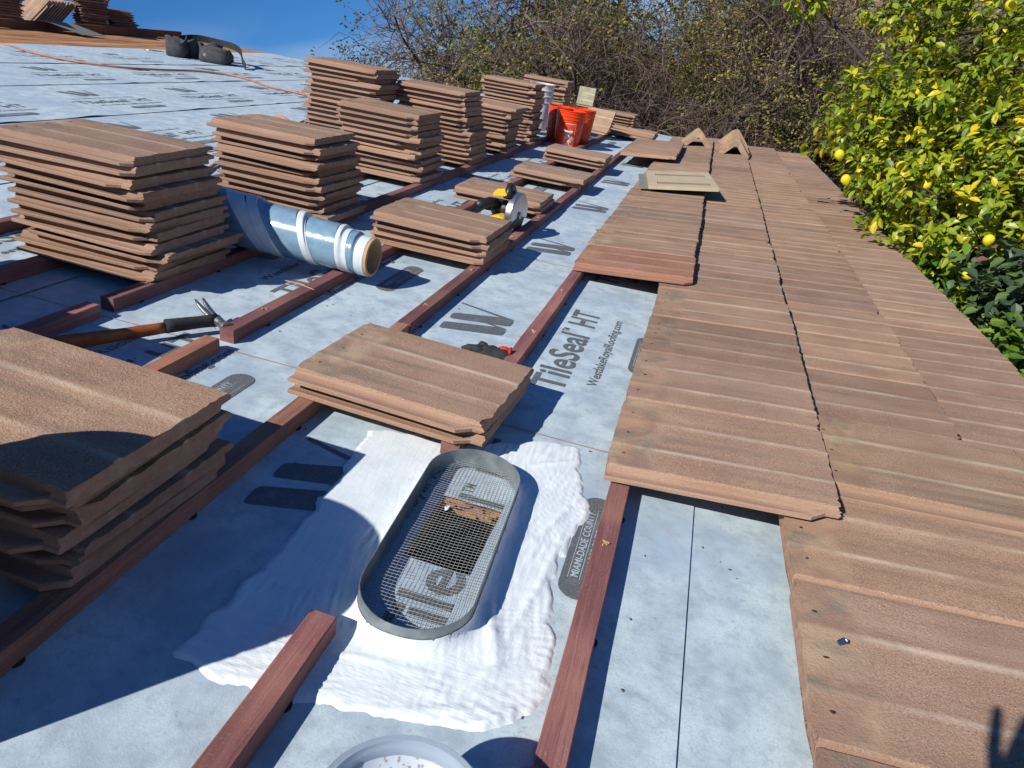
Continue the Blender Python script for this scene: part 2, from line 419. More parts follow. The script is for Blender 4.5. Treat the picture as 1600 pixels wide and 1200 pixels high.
def logo_w(u0, v0, h, flipped=False):
    # strokes of the W: tops at v0, feet at v0+.17, reading along +u
    s = .17; wd = .23
    rpoly(ink, [(u0, v0), (u0+.052, v0-.003), (u0+.105, v0+s*.86), (u0+.095, v0+s), (u0+.050, v0+s)], .012, h)
    rpoly(ink, [(u0+.085, v0), (u0+.132, v0-.003), (u0+.190, v0+s*.86), (u0+.175, v0+s), (u0+.130, v0+s)], .012, h+.00015)
    rpoly(ink, [(u0+.094, v0+s*.97), (u0+.1045, v0+s*.97), (u0+.142, v0+.012), (u0+.134, v0+.012)], .002, h+.0003)
    rpoly(ink, [(u0+.172, v0+s*.99), (u0+.186, v0+s*.97), (u0+wd, v0-.01), (u0+wd-.009, v0-.01)], .002, h+.0003)
def motif(u0, vT, h=.0012):
    """vT = top of the big lettering"""
    put(ink, 'royal', u0+.07, vT-.052, h)
    put(ink, 'tile', u0, vT+.084, h); put(ink, 'tm', u0+.40, vT+.022, h); put(ink, 'ht', u0+.475, vT+.084, h)
    put(ink, 'url', u0+.075, vT+.158, h)
    # lozenge stamp
    a, b, c, rr = u0+.215, u0+.50, vT+.247, .030
    pts = [(a+rr+rr*math.cos(t), c+rr*math.sin(t)) for t in np.linspace(math.pi/2, 3*math.pi/2, 12)]+[(b-rr+rr*math.cos(t), c+rr*math.sin(t)) for t in np.linspace(-math.pi/2, math.pi/2, 12)]
    poly(ink, pts, h)
    poly(ink, [(a+.045, c-.0165), (a+.245, c-.0165), (a+.245, c-.0015), (a+.045, c-.0015)], h+.0002, 0)
    put(ink, 'miami', a+.05, c-.003, h+.0004, 1)
    put(ink, 'appr', a+.085, c+.017, h+.0004, 1)
    for q in (c-.0185, c+.0005, c+.0195): poly(ink, [(a+.045, q-.0005), (a+.245, q-.0005), (a+.245, q+.0005), (a+.045, q+.0005)], h+.0004, 1)
PER = .965
for k in range(1, len(LAPS)-1):
    vT = LAPS[k]-.416 if k != 2 else -1.070
    off = [0, .63, .72, .40, .10, .78, .45, .15][k]
    j = -3
    while True:
        u0 = off+PER*j; j += 1
        if k == 1 and u0 > .7: u0 -= .065
        if u0 < -1.2: continue
        if u0 > 8.9: break
        if k == 1 and u0 > 8: break
        motif(u0, vT)
        if vT-.308 > LAPS[k+1]+.03: logo_w(u0+.2, vT-.308, .0012)
ime = ink.mesh('printed_lettering', [M_INK, M_SHEET])
bm = bmesh.new(); bm.from_mesh(ime); ih = MR.inverted()
for co_, no_ in (((HX0, 0, 0), (1, 0, 0)), ((HX1, 0, 0), (1, 0, 0)), ((0, HY0, 0), (0, 1, 0)), ((0, HY1, 0), (0, 1, 0))):
    near_ = [f for f in bm.faces if (ih @ f.calc_center_median()-Vector((-.235, .92, 0))).length < .5]
    gm = set(near_); ge = set(e for f in near_ for e in f.edges); gv = set(v for f in near_ for v in f.verts)
    bmesh.ops.bisect_plane(bm, geom=list(gm)+list(ge)+list(gv), plane_co=MR @ Vector(co_), plane_no=MR.to_3x3() @ Vector(no_), dist=1e-6)
kill = []
for f in bm.faces:
    p = ih @ f.calc_center_median()
    if HX0 < p.x < HX1 and HY0 < p.y < HY1: kill.append(f)
bmesh.ops.delete(bm, geom=kill, context='FACES'); bm.to_mesh(ime); bm.free()
link('printed_lettering', ime, parent=house)
# chalk lines
M_CHALK = simple('red_chalk', (.48, .22, .17), .9)
for u in (1.303, 2.585, 5.1):
    mb = MB(); mb.box((-2.3, u-.0011, .0021), (.3, u+.0011, .0024), M=MR); obj('chalk_line', mb, M_CHALK, parent=house)

# ------------------------------------------------------------------ battens
def batten(v, u0, u1, label, seed=0, color=(1, 1, 1), h=.034, w_=.037, raw_end=False):
    mb = MB(); rr = random.Random(seed); n = max(2, int((u1-u0)/.12)); rings = []
    for i in range(n+1):
        y = (u1-u0)*i/n; j = lambda s=.0008: rr.uniform(-s, s); c = .0015
        x0, x1 = -w_/2+j(), w_/2+j()
        ch = .002 if 0 < i < n else .0
        rings.append([(x0+c, y, 0.0005), (x1-c, y, 0.0005), (x1, y, c), (x1, y+j(), h-c), (x1-c, y, h+j(.0003)), (x0+c, y, h+j(.0003)), (x0, y, h-c), (x0, y, c)])
    mb.loft(rings)
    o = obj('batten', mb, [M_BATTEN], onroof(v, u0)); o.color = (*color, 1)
    tag(o, label, 'batten', 'wooden roof battens')
    # staples / split chips
    sm = MB(); y = .12+rr.random()*.1
    cnt = 0
    while y < (u1-u0)-.05 and u0+y < 4 and cnt < 8:
        if u0+y > .2:
            for q in range(3): sm.box((-.001, -.007, 0), (.001, .007, .0035), M=T(rr.uniform(-.006, .006), y+rr.uniform(-.006, .006), h-.0005, rr.uniform(-1.2, 1.2), rr.uniform(-.5, .5)))
            cnt += 1
        y += .40+rr.random()*.15
    if sm.v: obj('staple_chips', sm, M_CARD, parent=o)
    sh = MB(); y = .07+rr.random()*.1
    while y < (u1-u0)-.08 and u0+y < 5:
        sh.lathe([(0, .0006), (.011, .0006), (.011, .0030), (0, .0032)], 12, M=T(w_/2-.006, y, 0)); y += .31
    if sh.v: obj('spacer_pads', sh, M_BLKFAB, parent=o)
    return o
batten(.006, -.6, 8.3, 'dark red batten running under the heads of the laid tiles', 1, (1.0, 1.0, 1.0))
batten(-.323, .05, .640, 'short red batten ending just below the oval roof vent', 2, (1.05, 1, 1))
batten(-.323, 1.125, 8.3, 'long red batten running away from beyond the oval roof vent', 3)
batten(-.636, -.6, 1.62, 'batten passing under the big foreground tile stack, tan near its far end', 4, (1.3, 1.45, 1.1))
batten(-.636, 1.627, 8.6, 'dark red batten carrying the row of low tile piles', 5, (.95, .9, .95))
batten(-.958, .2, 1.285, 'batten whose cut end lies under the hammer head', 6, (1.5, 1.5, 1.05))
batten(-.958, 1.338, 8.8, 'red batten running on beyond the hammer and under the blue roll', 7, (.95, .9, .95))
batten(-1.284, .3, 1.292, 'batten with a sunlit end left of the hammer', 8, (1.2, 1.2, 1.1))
batten(-1.284, 1.335, 9.0, 'batten under the nose edge of the tall tile stacks', 9)
batten(-1.60, .6, 9.1, 'mostly hidden batten beneath the middle of the tall stacks', 10, (.95, .9, .95))
batten(-1.92, .9, 9.2, 'uppermost batten behind the tall tile stacks', 11)

# ------------------------------------------------------------------ tiles
TL, TW, TH = .42, .33, .0245
def tile_mesh(seed, broken=0):
    rr = random.Random(seed); mb = MB()
    ph = rr.uniform(0, 100)
    tops = [.030+.0095*q for q in range(31)]
    def rib(y): return .0020*math.exp(-((y-.108)/.010)**2)+.0020*math.exp(-((y-.222)/.011)**2)
    rings = []
    nx = 16; nstart = rr.choice((.34, .372, .372, .40)); deep = rr.uniform(.5, 1)
    for i in range(nx+1):
        x = TL*i/nx; near = x > nstart
        e = (x/TL)
        dz = .0006*math.sin(x*9+ph)
        rg = [(.0265, .0185), (.0285, TH-.0018)]
        for y in tops: rg.append((y, TH+rib(y)+.0005*noise.noise(Vector((x*22, y*22, ph)))))
        rg += [(.327, TH-.0008), (TW, TH-.005), (TW, .0125), (.3065, .0115), (.305, .0015), (.25, .0008), (.165, .002), (.06, .0008)]
        lip = 0.0 if not near else .0235*deep
        lz = .0115
        rg += [(.004+lip, .0006), (0+lip, .003), (0+lip, lz-.002), (.003+lip, lz), (.010+lip*.7, lz-.0012 if not near else lz+.003), (.019+lip*.3, lz-.0020 if not near else lz+.005), (.0255, lz-.0003 if not near else .016)]
        endj = 1 if i in (0, nx) else 0
        ring = []
        for q, (y, z) in enumerate(rg):
            sy = y+rr.uniform(-.0006, .0006); sz = z+dz
            xx = x
            if i == nx:
                xx += .0038*noise.noise(Vector((y*45, z*90, ph)))+rr.uniform(-.0012, .0008)-(.003 if z > TH-.003 else 0)
                if y < .05: xx -= rr.uniform(0, .007)*broken
                sz -= rr.uniform(.0004, .0016) if z > TH-.003 else 0
            if i == 0:
                xx += .0022*noise.noise(Vector((y*40, z*100, ph+9)))+(.005 if (y < .04 or y > .31) else 0)+(.002 if z > TH-.003 else 0)
            ring.append((xx, sy, sz))
        rings.append(ring)
    mb.loft(rings)
    # nail holes
    for (hx, hy) in ((.028, .075), (.030, .165), (.028, .255)):
        x, y = hx+rr.uniform(-.004, .004), hy+rr.uniform(-.004, .004); z = TH+.0009; a = rr.uniform(0, 3)
        mb.add([(x+.0036*math.cos(a+q*1.047)*(1+rr.uniform(-.3, .4)), y+.0028*math.sin(a+q*1.047)*(1+rr.uniform(-.3, .4)), z) for q in range(6)], [tuple(range(6))], 1)
    me = mb.mesh('roof_tile', [M_TILE, M_HOLE]); 
    me.polygons.foreach_set('use_smooth', [True]*len(me.polygons))
    try: me.set_sharp_from_angle(angle=R(28))
    except Exception: pass
    return me
TILES = [tile_mesh(100+i, i % 3) for i in range(14)]
ORD = ['topmost', 'second', 'third', 'fourth', 'fifth', 'sixth', 'seventh', 'eighth', 'ninth', 'tenth', 'eleventh', 'twelfth', 'thirteenth', 'fourteenth', 'fifteenth', 'sixteenth', 'seventeenth', 'eighteenth']
rt = random.Random(21)
def tile(v, u, h, label, group, rz=0, rx=0, ry=0, color=None, me=None):
    o = link('roof_tile', me or rt.choice(TILES), onroof(v, u, h, rz, rx, ry))
    tag(o, label, 'roof tile', group, 'thing')
    if color is None:
        q = rt.uniform(-.06, .06); color = (1+q, 1+q*.6, 1)
    o.color = (*color, 1)
    return o
PITCHT = .0258
def stack(v_nose, u_near, n, desc, short, shear=0., h0=.0345, jit=.013, pitch=PITCHT, yaw=0, tint=None, jr=.028, rule=None):
    """v_nose,u_near = nose/near corner of the bottom tile"""
    for k in range(n):
        h = h0+k*pitch
        jx, jy = (rt.uniform(-jit, jit), rt.uniform(-jit*.8, jit*.8)) if k else (0, 0)
        if n > 6 and rt.random() < .3: jx += rt.choice((-1, 1))*.017; jy += rt.uniform(-.008, .008)
        top = n-1-k
        word = 'bottom' if k == 0 else ORD[top]
        lab = f'{word} tile of {desc}' if k == 0 or top == 0 else f'{word} tile down in {desc}'
        tile(v_nose-TL+jx+shear*k*pitch, u_near+jy, h, lab, 'tiles in '+short, rz=yaw+rt.uniform(-jr, jr), ry=rt.uniform(-.007, .007), color=tint)
# foreground left stack
stack(-.628, .535, 6, 'the big shadowed stack in the left foreground', 'the left foreground stack', .03, jit=.012, jr=.03)
stack(-1.247, 1.462, 12, 'the tall stack at the left edge beside the blue roll', 'the stack left of the blue roll', -.18)
stack(-1.248, 2.306, 11, 'the stack just behind the blue roll', 'the stack behind the blue roll', -.15)
stack(-1.278, 3.297, 12, 'the stack in front of the tallest back stack', 'the stack before the tallest one', -.12)
stack(-1.75, 3.78, 17, 'the tallest stack, standing farthest upslope', 'the tallest upslope stack', -.05, h0=.0345)
stack(-1.270, 4.04, 15, 'the stack whose top left corner is shaded, mid row', 'the half shaded stack', -.2)
stack(-1.280, 4.82, 11, 'the narrow looking stack before the farthest tall ones', 'the narrow stack', .05)
stack(-1.297, 5.58, 16, 'the tall stack left of the white pails', 'the stack left of the white pails', -.05)
stack(-1.33, 6.85, 16, 'the farthest tall stack, behind the white pails', 'the farthest tall stack', 0)
stack(-1.31, .54, 12, 'the stack off to the left, just outside the picture', 'the outer left stack', 0)
stack(-1.53, .815, 12, 'the second stack outside the left edge of the picture', 'the second outer left stack', 0)
stack(-.262, 1.135, 2, 'the low pile in front of the oval roof vent', 'the pile by the oval vent', 0, yaw=-.06, jit=.006, jr=.008)
stack(-.615, 2.235, 4, 'the four tile pile with the circular saw behind it', 'the pile before the saw', 0, jit=.012, jr=.03)
stack(-.640, 3.18, 2, 'the low pile just beyond the circular saw', 'the pile beyond the saw', 0)
stack(-.603, 4.01, 2, 'the low pile second nearest the orange buckets', 'the second pile from the buckets', 0)
stack(-.610, 4.87, 3, 'the low pile nearest the orange buckets', 'the pile nearest the buckets', 0)

# laid courses
TILT = math.atan(.092); EXP = .3105; H_HEAD = .0345
def course(v_head, u0, u1, where, group, skip=(), color=None, dh=0, first=None):
    u = u0; k = 0
    while u < u1:
        if not (any(a <= u < b for a, b in skip)):
            word = (ORD[k] if k < 18 else None)
            word = {0: 'nearest'}.get(k, word) or f'{k+1}th'
            lab = f'laid tile, {word} from the near end of {where}' if k else f'nearest laid tile of {where}'
            c = first if (k == 0 and first) else color
            tile(v_head+rt.uniform(-.0035, .0035), u, H_HEAD+dh+rt.uniform(0, .0012), lab, group, ry=-TILT+rt.uniform(-.003, .003), rz=rt.uniform(-.004, .004), color=c)
        u += EXP; k += 1
ANG = 'laid tiles '
course(.621, -.30, 8.25, 'the course along the eave edge', 'laid tiles of the eave course')
course(.295, .335-EXP*2, 8.35, 'the second course up from the eave', 'laid tiles of the second course')
course(-.031, 1.134, 8.3, 'the third course, beside the bare underlayment', 'laid tiles of the third course')
course(-.345, 2.434, 8.0, 'the highest course', 'laid tiles of the highest course', first=(1.06, .84, .82))
course(-.60, 5.62, 6.7, 'the loose row beyond the beige vent cover', 'loose tiles of the far row', dh=.027)
tile(.365, 1.235, .0345+.0295, 'loose tile lying a little askew on the second course, pale head showing', None, ry=-TILT*.95, rz=-.012, color=(1.08, 1.1, 1.05))

# ------------------------------------------------------------------ oval roof vent with wire cloth, white coating around it
def race(rad, half, n=20, c=(0, 0), rot=0):
    pts = []
    for t in np.linspace(0, math.pi, n): pts.append((rad*math.cos(t), half+rad*math.sin(t)))
    for t in np.linspace(math.pi, 2*math.pi, n): pts.append((rad*math.cos(t), -half+rad*math.sin(t)))
    return pts
VC, VU, VR, VHALF, VROT = -.237, .882, .0815, .150, R(3.5)
vent = empty('roof_vent', onroof(VC, VU, 0, VROT)); tag(vent, 'oval galvanised roof vent opening covered with wire cloth, set in white coating', 'roof vent')
mb = MB(); wall = race(VR, VHALF); RH = .042; n = len(wall)
def off(p, d):
    k = (VR+d)/VR; y = p[1]; c = VHALF if y > VHALF-1e-6 else (-VHALF if y < -VHALF+1e-6 else y)
    return (p[0]*k, c+(y-c)*k)
rg = []
for (d_, z) in ((0, .004), (0, RH), (.0014, RH+.0004), (.0014, .004)):
    rg.append([(off(p, d_)[0], off(p, d_)[1], z+(.0008*noise.noise(Vector((p[0]*20, p[1]*20, 1))) if z > .01 else 0)) for p in wall])
mb.loft(rg, cap=False)
ro = obj('rim', mb, M_GALV, parent=vent); autosmooth(ro)
mb = MB(); g = .0066; r_ = .00038
def chord(x):     # half length of a wire at offset x across
    return VHALF+math.sqrt(max(0, VR**2-x*x))
def zz(x, y): return .0165+.0022*noise.noise(Vector((x*14, y*9, 4)))+.0016*noise.noise(Vector((x*40, y*40, 4)))
x = -VR+g*.6
while x < VR:
    c = chord(x); mb.tube([(x+.0006*math.sin(y*30), y, zz(x, y)) for y in np.linspace(-c, c, 40)], r_, 4, cap=False); x += g
y = -VHALF-VR+g*.6
while y < VHALF+VR:
    e = abs(y)-VHALF; c = VR if e < 0 else math.sqrt(max(1e-6, VR**2-e*e))
    mb.tube([(x, y, zz(x, y)+.0007) for x in np.linspace(-c, c, 16)], r_, 4, cap=False); y += g
obj('wire_screen', mb, M_WIRE, parent=vent)
mb = MB()
for i in range(6): mb.add([(.004*math.cos(q*1.05)*(1+.3*(q % 2)), .008*math.sin(q*1.05), .0195+(.003 if q % 2 else 0)) for q in range(6)], [tuple(range(6))]); break
o = obj('leaf_scrap', mb, M_WHPL, onroof(-.262, .945, 0)); tag(o, 'pale scrap lying on the wire cloth of the oval vent', 'scrap')

# coating: height field over an outline brushed on by hand
OUT = [(1.14, -.50), (1.173, -.464), (1.175, -.367), (1.19, -.30), (1.265, -.205), (1.298, -.14), (1.285, -.095), (1.24, -.075), (1.155, -.060), (1.103, -.034), (1.06, -.026), (1.0, -.040), (.93, -.056), (.87, -.052), (.80, -.036), (.74, -.020), (.67, -.016), (.62, -.028), (.585, -.060), (.56, -.11), (.545, -.17), (.540, -.25), (.520, -.33), (.515, -.40), (.525, -.475), (.61, -.478), (.70, -.470), (.78, -.468), (.88, -.475), (.96, -.482), (1.05, -.495)]
def inside(px, py):
    c = False; n = len(OUT)
    for i in range(n):
        (x1, y1), (x2, y2) = OUT[i], OUT[i-1]
        if (y1 > py) != (y2 > py) and px < (x2-x1)*(py-y1)/(y2-y1)+x1: c = not c
    return c
def edge_d(px, py):
    m = 9; n = len(OUT)
    for i in range(n):
        (x1, y1), (x2, y2) = OUT[i], OUT[i-1]; dx, dy = x2-x1, y2-y1
        t = max(0, min(1, ((px-x1)*dx+(py-y1)*dy)/(dx*dx+dy*dy))); m = min(m, math.hypot(px-x1-t*dx, py-y1-t*dy))
    return m
ST = .0036; us = np.arange(.485, 1.34, ST); vs2 = np.arange(-.535, .0, ST)
cr_, sr_ = math.cos(-VROT), math.sin(-VROT)
def vent_d(v, u):
    x, y = v-VC, u-VU; x, y = x*cr_-y*sr_, x*sr_+y*cr_
    return math.hypot(x, max(0, abs(y)-VHALF))-VR
idx = {}; pts = []; N3 = noise.noise
for i, u in enumerate(us):
    for j, v in enumerate(vs2):
        u_, v_ = float(u), float(v)
        vd = vent_d(v_, u_)
        if vd < .0013-ST*1.1: continue
        ed = edge_d(u_, v_); sg = ed if inside(u_, v_) else -ed
        if sg < -.03: continue
        # brush direction: along u on the right flank and beyond, across the slope at the near end
        wq = min(1, max(0, (.70-u_)/.10))
        s1 = N3(Vector((u_*9+3*v_, v_*150+6*math.sin(u_*7), 2))); s2 = N3(Vector((u_*150+5*math.sin(v_*9), v_*10, 5)))
        streak = s1*(1-wq)+s2*wq
        rag = .012*N3(Vector((u_*26, v_*26, 8)))+.004*N3(Vector((u_*75, v_*75, 6)))
        s_ = sg+rag
        fs1 = N3(Vector((u_*14+4*v_, v_*260+9*math.sin(u_*9), 12))); fs2 = N3(Vector((u_*260+9*math.sin(v_*11), v_*16, 15))); fine = fs1*(1-wq)+fs2*wq
        arc = N3(Vector((math.hypot(u_-.60, v_+.02)*230, math.atan2(v_+.02, u_-.60)*3, 3))) if (u_ < .80 and v_ > -.2) else 0
        th = .0024+.0009*streak+.0017*fine+.0014*arc+.0011*N3(Vector((u_*11, v_*13, 1)))+.0005*N3(Vector((u_*40, v_*40, 7)))
        if v_ < -.36 and u_ > .7: th = .0022+.0003*streak+.0003*fine+.0005*N3(Vector((u_*11, v_*13, 1)))
        # pulled-up ridges
        for (ru, rv, a, ln, wd, am) in ((1.02, -.085, .30, .12, .006, .005), (.90, -.072, .05, .14, .005, .004), (.73, -.115, -.35, .09, .010, .009), (.655, -.10, .6, .05, .007, .007), (.585, -.13, 1.2, .07, .006, .005), (.62, -.22, 1.45, .10, .005, .004), (.78, -.085, .1, .10, .006, .005), (1.20, -.13, .9, .07, .005, .004), (.60, -.068, .75, .04, .006, .008)):
            du_, dv_ = u_-ru, v_-rv; al = du_*math.cos(a)+dv_*math.sin(a); ac = -du_*math.sin(a)+dv_*math.cos(a)
            if abs(al) < ln: th += am*max(0, 1-abs(al)/ln)*math.exp(-(ac/wd)**2)*(.7+.5*N3(Vector((al*60, 1, 2))))
        fade = max(0, min(1, s_/.020))
        h = -.0050+(.0058+max(.0004, th))*min(1, fade*1.6)
        
        h += .033*math.exp(-max(0, vd)/.0085)*(1 if vd < .05 else 0)*(.65+.35*N3(Vector((u_*12, v_*12, 6))))
        if vd < .0016:   # meet the rim exactly
            k = (.0022-vd); dx, dy = v_-VC, u_-VU
            x, y = dx*cr_-dy*sr_, dx*sr_+dy*cr_; cy_ = max(-VHALF, min(VHALF, y)); q = Vector((x, y-cy_)); q = q.normalized()*(VR+.0022)
            x, y = q.x, q.y+cy_; v_, u_ = VC+x*cr_+y*sr_, VU-x*sr_+y*cr_
            h = .0020+.033*(.65+.35*N3(Vector((u_*12, v_*12, 6))))
        idx[(i, j)] = len(pts); pts.append((v_, u_, h+.0012))
fs = []
for (i, j), a in idx.items():
    q = [(i, j), (i, j+1), (i+1, j+1), (i+1, j)]
    if all(p in idx for p in q):
        ids = [idx[p] for p in q]
        if max(pts[a][2] for a in ids) > -.0008:
            c0 = sum(pts[a][0] for a in ids)/4; c1 = sum(pts[a][1] for a in ids)/4
            if vent_d(c0, c1) > .0005: fs.append(tuple(reversed(ids)))
mb = MB(); mb.add(pts, fs)
o = obj('coating_patch', mb, M_COAT, MR.copy(), smooth=True)
tag(o, 'brushed white waterproof coating spread around the oval roof vent', 'coating')

# ------------------------------------------------------------------ pails
def pail_body(mat, R0, R1, Hh, wall=.003, ribs=3, rib_d=.004):
    mb = MB(); pr = [(0, .004), (R0-.01, .004), (R0, 0), (R0+.001, .004)]
    z1 = Hh*.72
    pr += [(R0+(R1-R0)*z1/Hh, z1)]
    for k in range(ribs):
        z = z1+(Hh-z1)*(k+.35)/(ribs+.2); r0 = R0+(R1-R0)*z/Hh
        pr += [(r0, z), (r0+rib_d, z+.001), (r0+rib_d, z+.006), (r0+.0005, z+.008)]
    pr += [(R1, Hh-.012), (R1+.004, Hh-.010), (R1+.005, Hh-.002), (R1+.002, Hh), (R1-wall, Hh), (R0-wall, .008), (0, .008)]
    mb.lathe(pr, 40); return mb
def bail(mb, Rr, z, drop, side=-1):
    pts = []
    for t in np.linspace(0, math.pi, 22): pts.append((Rr*math.cos(t)*1.02, side*(Rr*.98+.012)*math.sin(t), z-drop*math.sin(t)))
    mb.tube(pts, .0022, 6)
    return pts
ORX = (.62, .80)
def pail_logo(root, Rf, z0, z1):
    """white outlined square with a diagonal row of letters, wrapped on the pail"""
    mb = MB(); a0, a1 = -math.pi*.60, -math.pi*.36
    def q(s, t):
        z = z0+(z1-z0)*t; rr = Rf(z)+.0012; th = a0+(a1-a0)*s; return (rr*math.cos(th), rr*math.sin(th), z)
    def strip(p0, p1, wd, m=8):
        d_ = Vector((p1[0]-p0[0], p1[1]-p0[1])); nn = Vector((-d_.y, d_.x)).normalized()*wd; L_ = []
        for k in range(m+1):
            c = Vector(p0)+d_*k/m; L_ += [q(*(c+nn)), q(*(c-nn))]
        mb.add(L_, [(2*k, 2*k+1, 2*k+3, 2*k+2) for k in range(m)])
    for a, b in (((0, 0), (1, 0)), ((1, 0), (1, 1)), ((1, 1), (0, 1)), ((0, 1), (0, 0))): strip(a, b, .012)
    # diagonal lettering
    vs, fs = text_polys('THE', .16, .30, .02); vs2_, fs2 = text_polys('HOME', .26, .80, .03); vs3, fs3 = text_polys('DEPOT', .26, .90, .03)
    for vv, ff, ox, oy in ((vs, fs, .02, .48), (vs2_, fs2, .05, .20), (vs3, fs3, .24, -.10)):
        ca, sa = math.cos(R(42)), math.sin(R(42)); L_ = []
        for x, y in vv:
            X, Y = ox+x*ca-y*sa*.9+.08, oy+x*sa*.72+y*ca*.9-.02
            L_.append(q(min(1, max(0, X)), min(1, max(0, Y))))
        mb.add(L_, ff)
    obj('printed_logo', mb, M_WHPL, parent=root)
def orange_pail(v, u, rz, label, h=0, lg=True, lean=0):
    root = empty('bucket', onroof(v, u, h, rz, 0, lean) @ Matrix.Scale(.78, 4)); tag(root, label, 'bucket', 'orange buckets')
    o = obj('pail', pail_body(M_ORPL, .128, .150, .365), M_ORPL, parent=root); autosmooth(o)
    mb = MB(); p = bail(mb, .152, .325, .16); obj('bail_handle', mb, M_STEEL, parent=root)
    mb = MB(); m_ = len(p)//2; mb.tube(p[m_-2:m_+3], .008, 8); obj('grip', mb, M_WHPL, parent=root)
    if lg: pail_logo(root, lambda z: .128+.022*z/.365, .03, .24)
orange_pail(-1.09, 6.02, R(14), 'front orange plastic bucket with white square emblem, beside the tile stacks')
orange_pail(-1.06, 6.34, R(-30), 'rear right orange plastic bucket half hidden behind the front one', lg=False)
orange_pail(-1.20, 6.20, R(60), 'shaded orange bucket behind the left side of the front one', lg=False)
for (v, u, hh, lb) in ((-1.47, 6.50, 0, 'translucent white pail stack standing behind the orange buckets'),):
    root = empty('white_pail', onroof(v, u, .0345, .4) @ Matrix.Scale(.85, 4)); tag(root, lb, 'pail')
    for k in range(3):
        o = obj('pail', pail_body(M_WHPL, .105, .125, .34, ribs=1, rib_d=.008), M_WHPL, Matrix.Translation((0, 0, k*.055)), root); autosmooth(o)
# tub of coating in front of the camera
M_CLEAR = NT('cloudy_plastic'); M_CLEAR.col((.50, .58, .68)); M_CLEAR.rough(.3); M_CLEAR.b.inputs['Transmission Weight'].default_value = .5; M_CLEAR.b.inputs['IOR'].default_value = 1.3; M_CLEAR = M_CLEAR.m
root = empty('plastic_tub', onroof(-.110, .378, .004, 0, 0, 0) @ Matrix.Scale(.93, 4)); tag(root, 'cloudy plastic tub with gritty white coating inside, at the bottom edge', 'tub')
mb = MB(); mb.lathe([(0, .002), (.066, .002), (.069, 0), (.082, .108), (.088, .110), (.0895, .119), (.087, .122), (.0815, .121), (.080, .112), (.067, .004), (0, .004)], 56)
o = obj('wall', mb, M_CLEAR, parent=root); autosmooth(o)
mb = MB(); rr_ = [(0, .085), (.02, .090), (.04, .084), (.06, .090), (.0785, .100), (.0795, .104)]
mb.lathe(rr_, 56)
for k in range(len(mb.v)):
    x, y, z = mb.v[k]; mb.v[k] = (x, y, z+.003*noise.noise(Vector((x*60, y*60, 0)))*(1 if math.hypot(x, y) < .07 else .3))
tt = NT('gritty_coating'); cc = tt.obj(); tt.col(tt.mix(tt.mr(tt.noise(cc, 160, 4, .7), .54, .62), (.48, .54, .62), (.26, .22, .20))); tt.rough(.5)
obj('contents', mb, tt.m, parent=root, smooth=True)
# grey bucket just outside the picture on the left; its shadow falls across the stack and the coating
root = empty('bucket', onroof(.335-1.09, .335-.0, .0)); tag(root, 'grey work bucket standing left of the foreground tile stack', 'bucket')
root.matrix_world = onroof(-.752, .335, .0)
o = obj('pail', pail_body(M_BLKFAB, .135, .152, .37), M_GREYTRIM, parent=root); autosmooth(o)
mb = MB(); bail(mb, .156, .33, .10, 1); obj('bail_handle', mb, M_STEEL, parent=root)

# ------------------------------------------------------------------ roll of membrane
M_FILM = NT('blue_release_film'); cc = M_FILM.obj()
M_FILM.col(M_FILM.mix(M_FILM.mr(M_FILM.noise(cc, 40, 4), .3, .7), (.15, .26, .36), (.22, .35, .46))); M_FILM.rough(.22); M_FILM.b.inputs['Coat Weight'].default_value = .6
M_FILM.bump(M_FILM.noise(cc, 90, 3), .12, .002); M_FILM = M_FILM.m
M_BAND = simple('white_release_band', (.60, .66, .70), .35, .1, 30)
root = empty('membrane_roll', onroof(-.858, 1.905, .0345+.0)); tag(root, 'loosely wound roll of blue film and white membrane with cardboard core', 'roll')
# axis runs along -v; local x from 0 (open end) to -.95
def rr(x): return .057+.030*min(1, (-x)/.60)
def step(x):
    s = .058
    for k in (.045, .085, .20, .335): s += .0042 if -x > k else 0
    return s+.010*min(1, -x/.7)
def rollring(x, dr, n=44, tilt=0.0):
    out = []
    for j in range(n):
        th = 2*math.pi*j/n; xx = x+tilt*math.cos(th+2.2); r0 = step(x)+dr
        out.append((xx, r0*math.cos(th), step(x)+r0*math.sin(th)))
    return out
def seg(x0, x1, mat, name, dr=0, tilt=0.03, m=8):
    mb = MB(); rings = []
    for k in range(m+1):
        x = x0+(x1-x0)*k/m; tt_ = tilt if 0 < k < m or x0 != 0 else tilt
        rings.append(rollring(x, dr+.0006*math.sin(k*2.1), tilt=tilt))
    xe = rings[0]; inner = [(x+.0005, y*.9, (z-step(x0))*.9+step(x0)) for x, y, z in xe]
    rings = [inner]+rings+[[(x, y*.55, (z-step(x1))*.55+step(x1)) for x, y, z in rings[-1]]]
    mb.loft(rings, cap=False); o = obj(name, mb, mat, parent=root); autosmooth(o, 50); return o
seg(-.010, -.040, M_BAND, 'white_band', .0004, 0)
seg(-.0395, -.066, M_FILM, 'blue_film', 0, .006)
seg(-.066, -.100, M_BAND, 'white_band', .001, .010)
seg(-.099, -.195, M_FILM, 'blue_film', 0, .020)
seg(-.195, -.222, M_BAND, 'white_band', .0014, .030)
seg(-.221, -.345, M_FILM, 'blue_film', 0.0005, .040)
seg(-.335, -.375, M_BAND, 'white_band', .0028, .060)
seg(-.372, -.44, M_BAND, 'white_band', .001, .075)
seg(-.43, -.98, M_FILM, 'blue_film', .0035, .080)
mb = MB(); mb.loft([[(x, .0575*math.cos(t)*s, .058+.0575*math.sin(t)*s) for t in np.linspace(0, 2*math.pi, 41)[:-1]] for x, s in ((-.03, 1), (0, 1), (.001, .86), (-.05, .86), (-.6, .86))], cap=False)
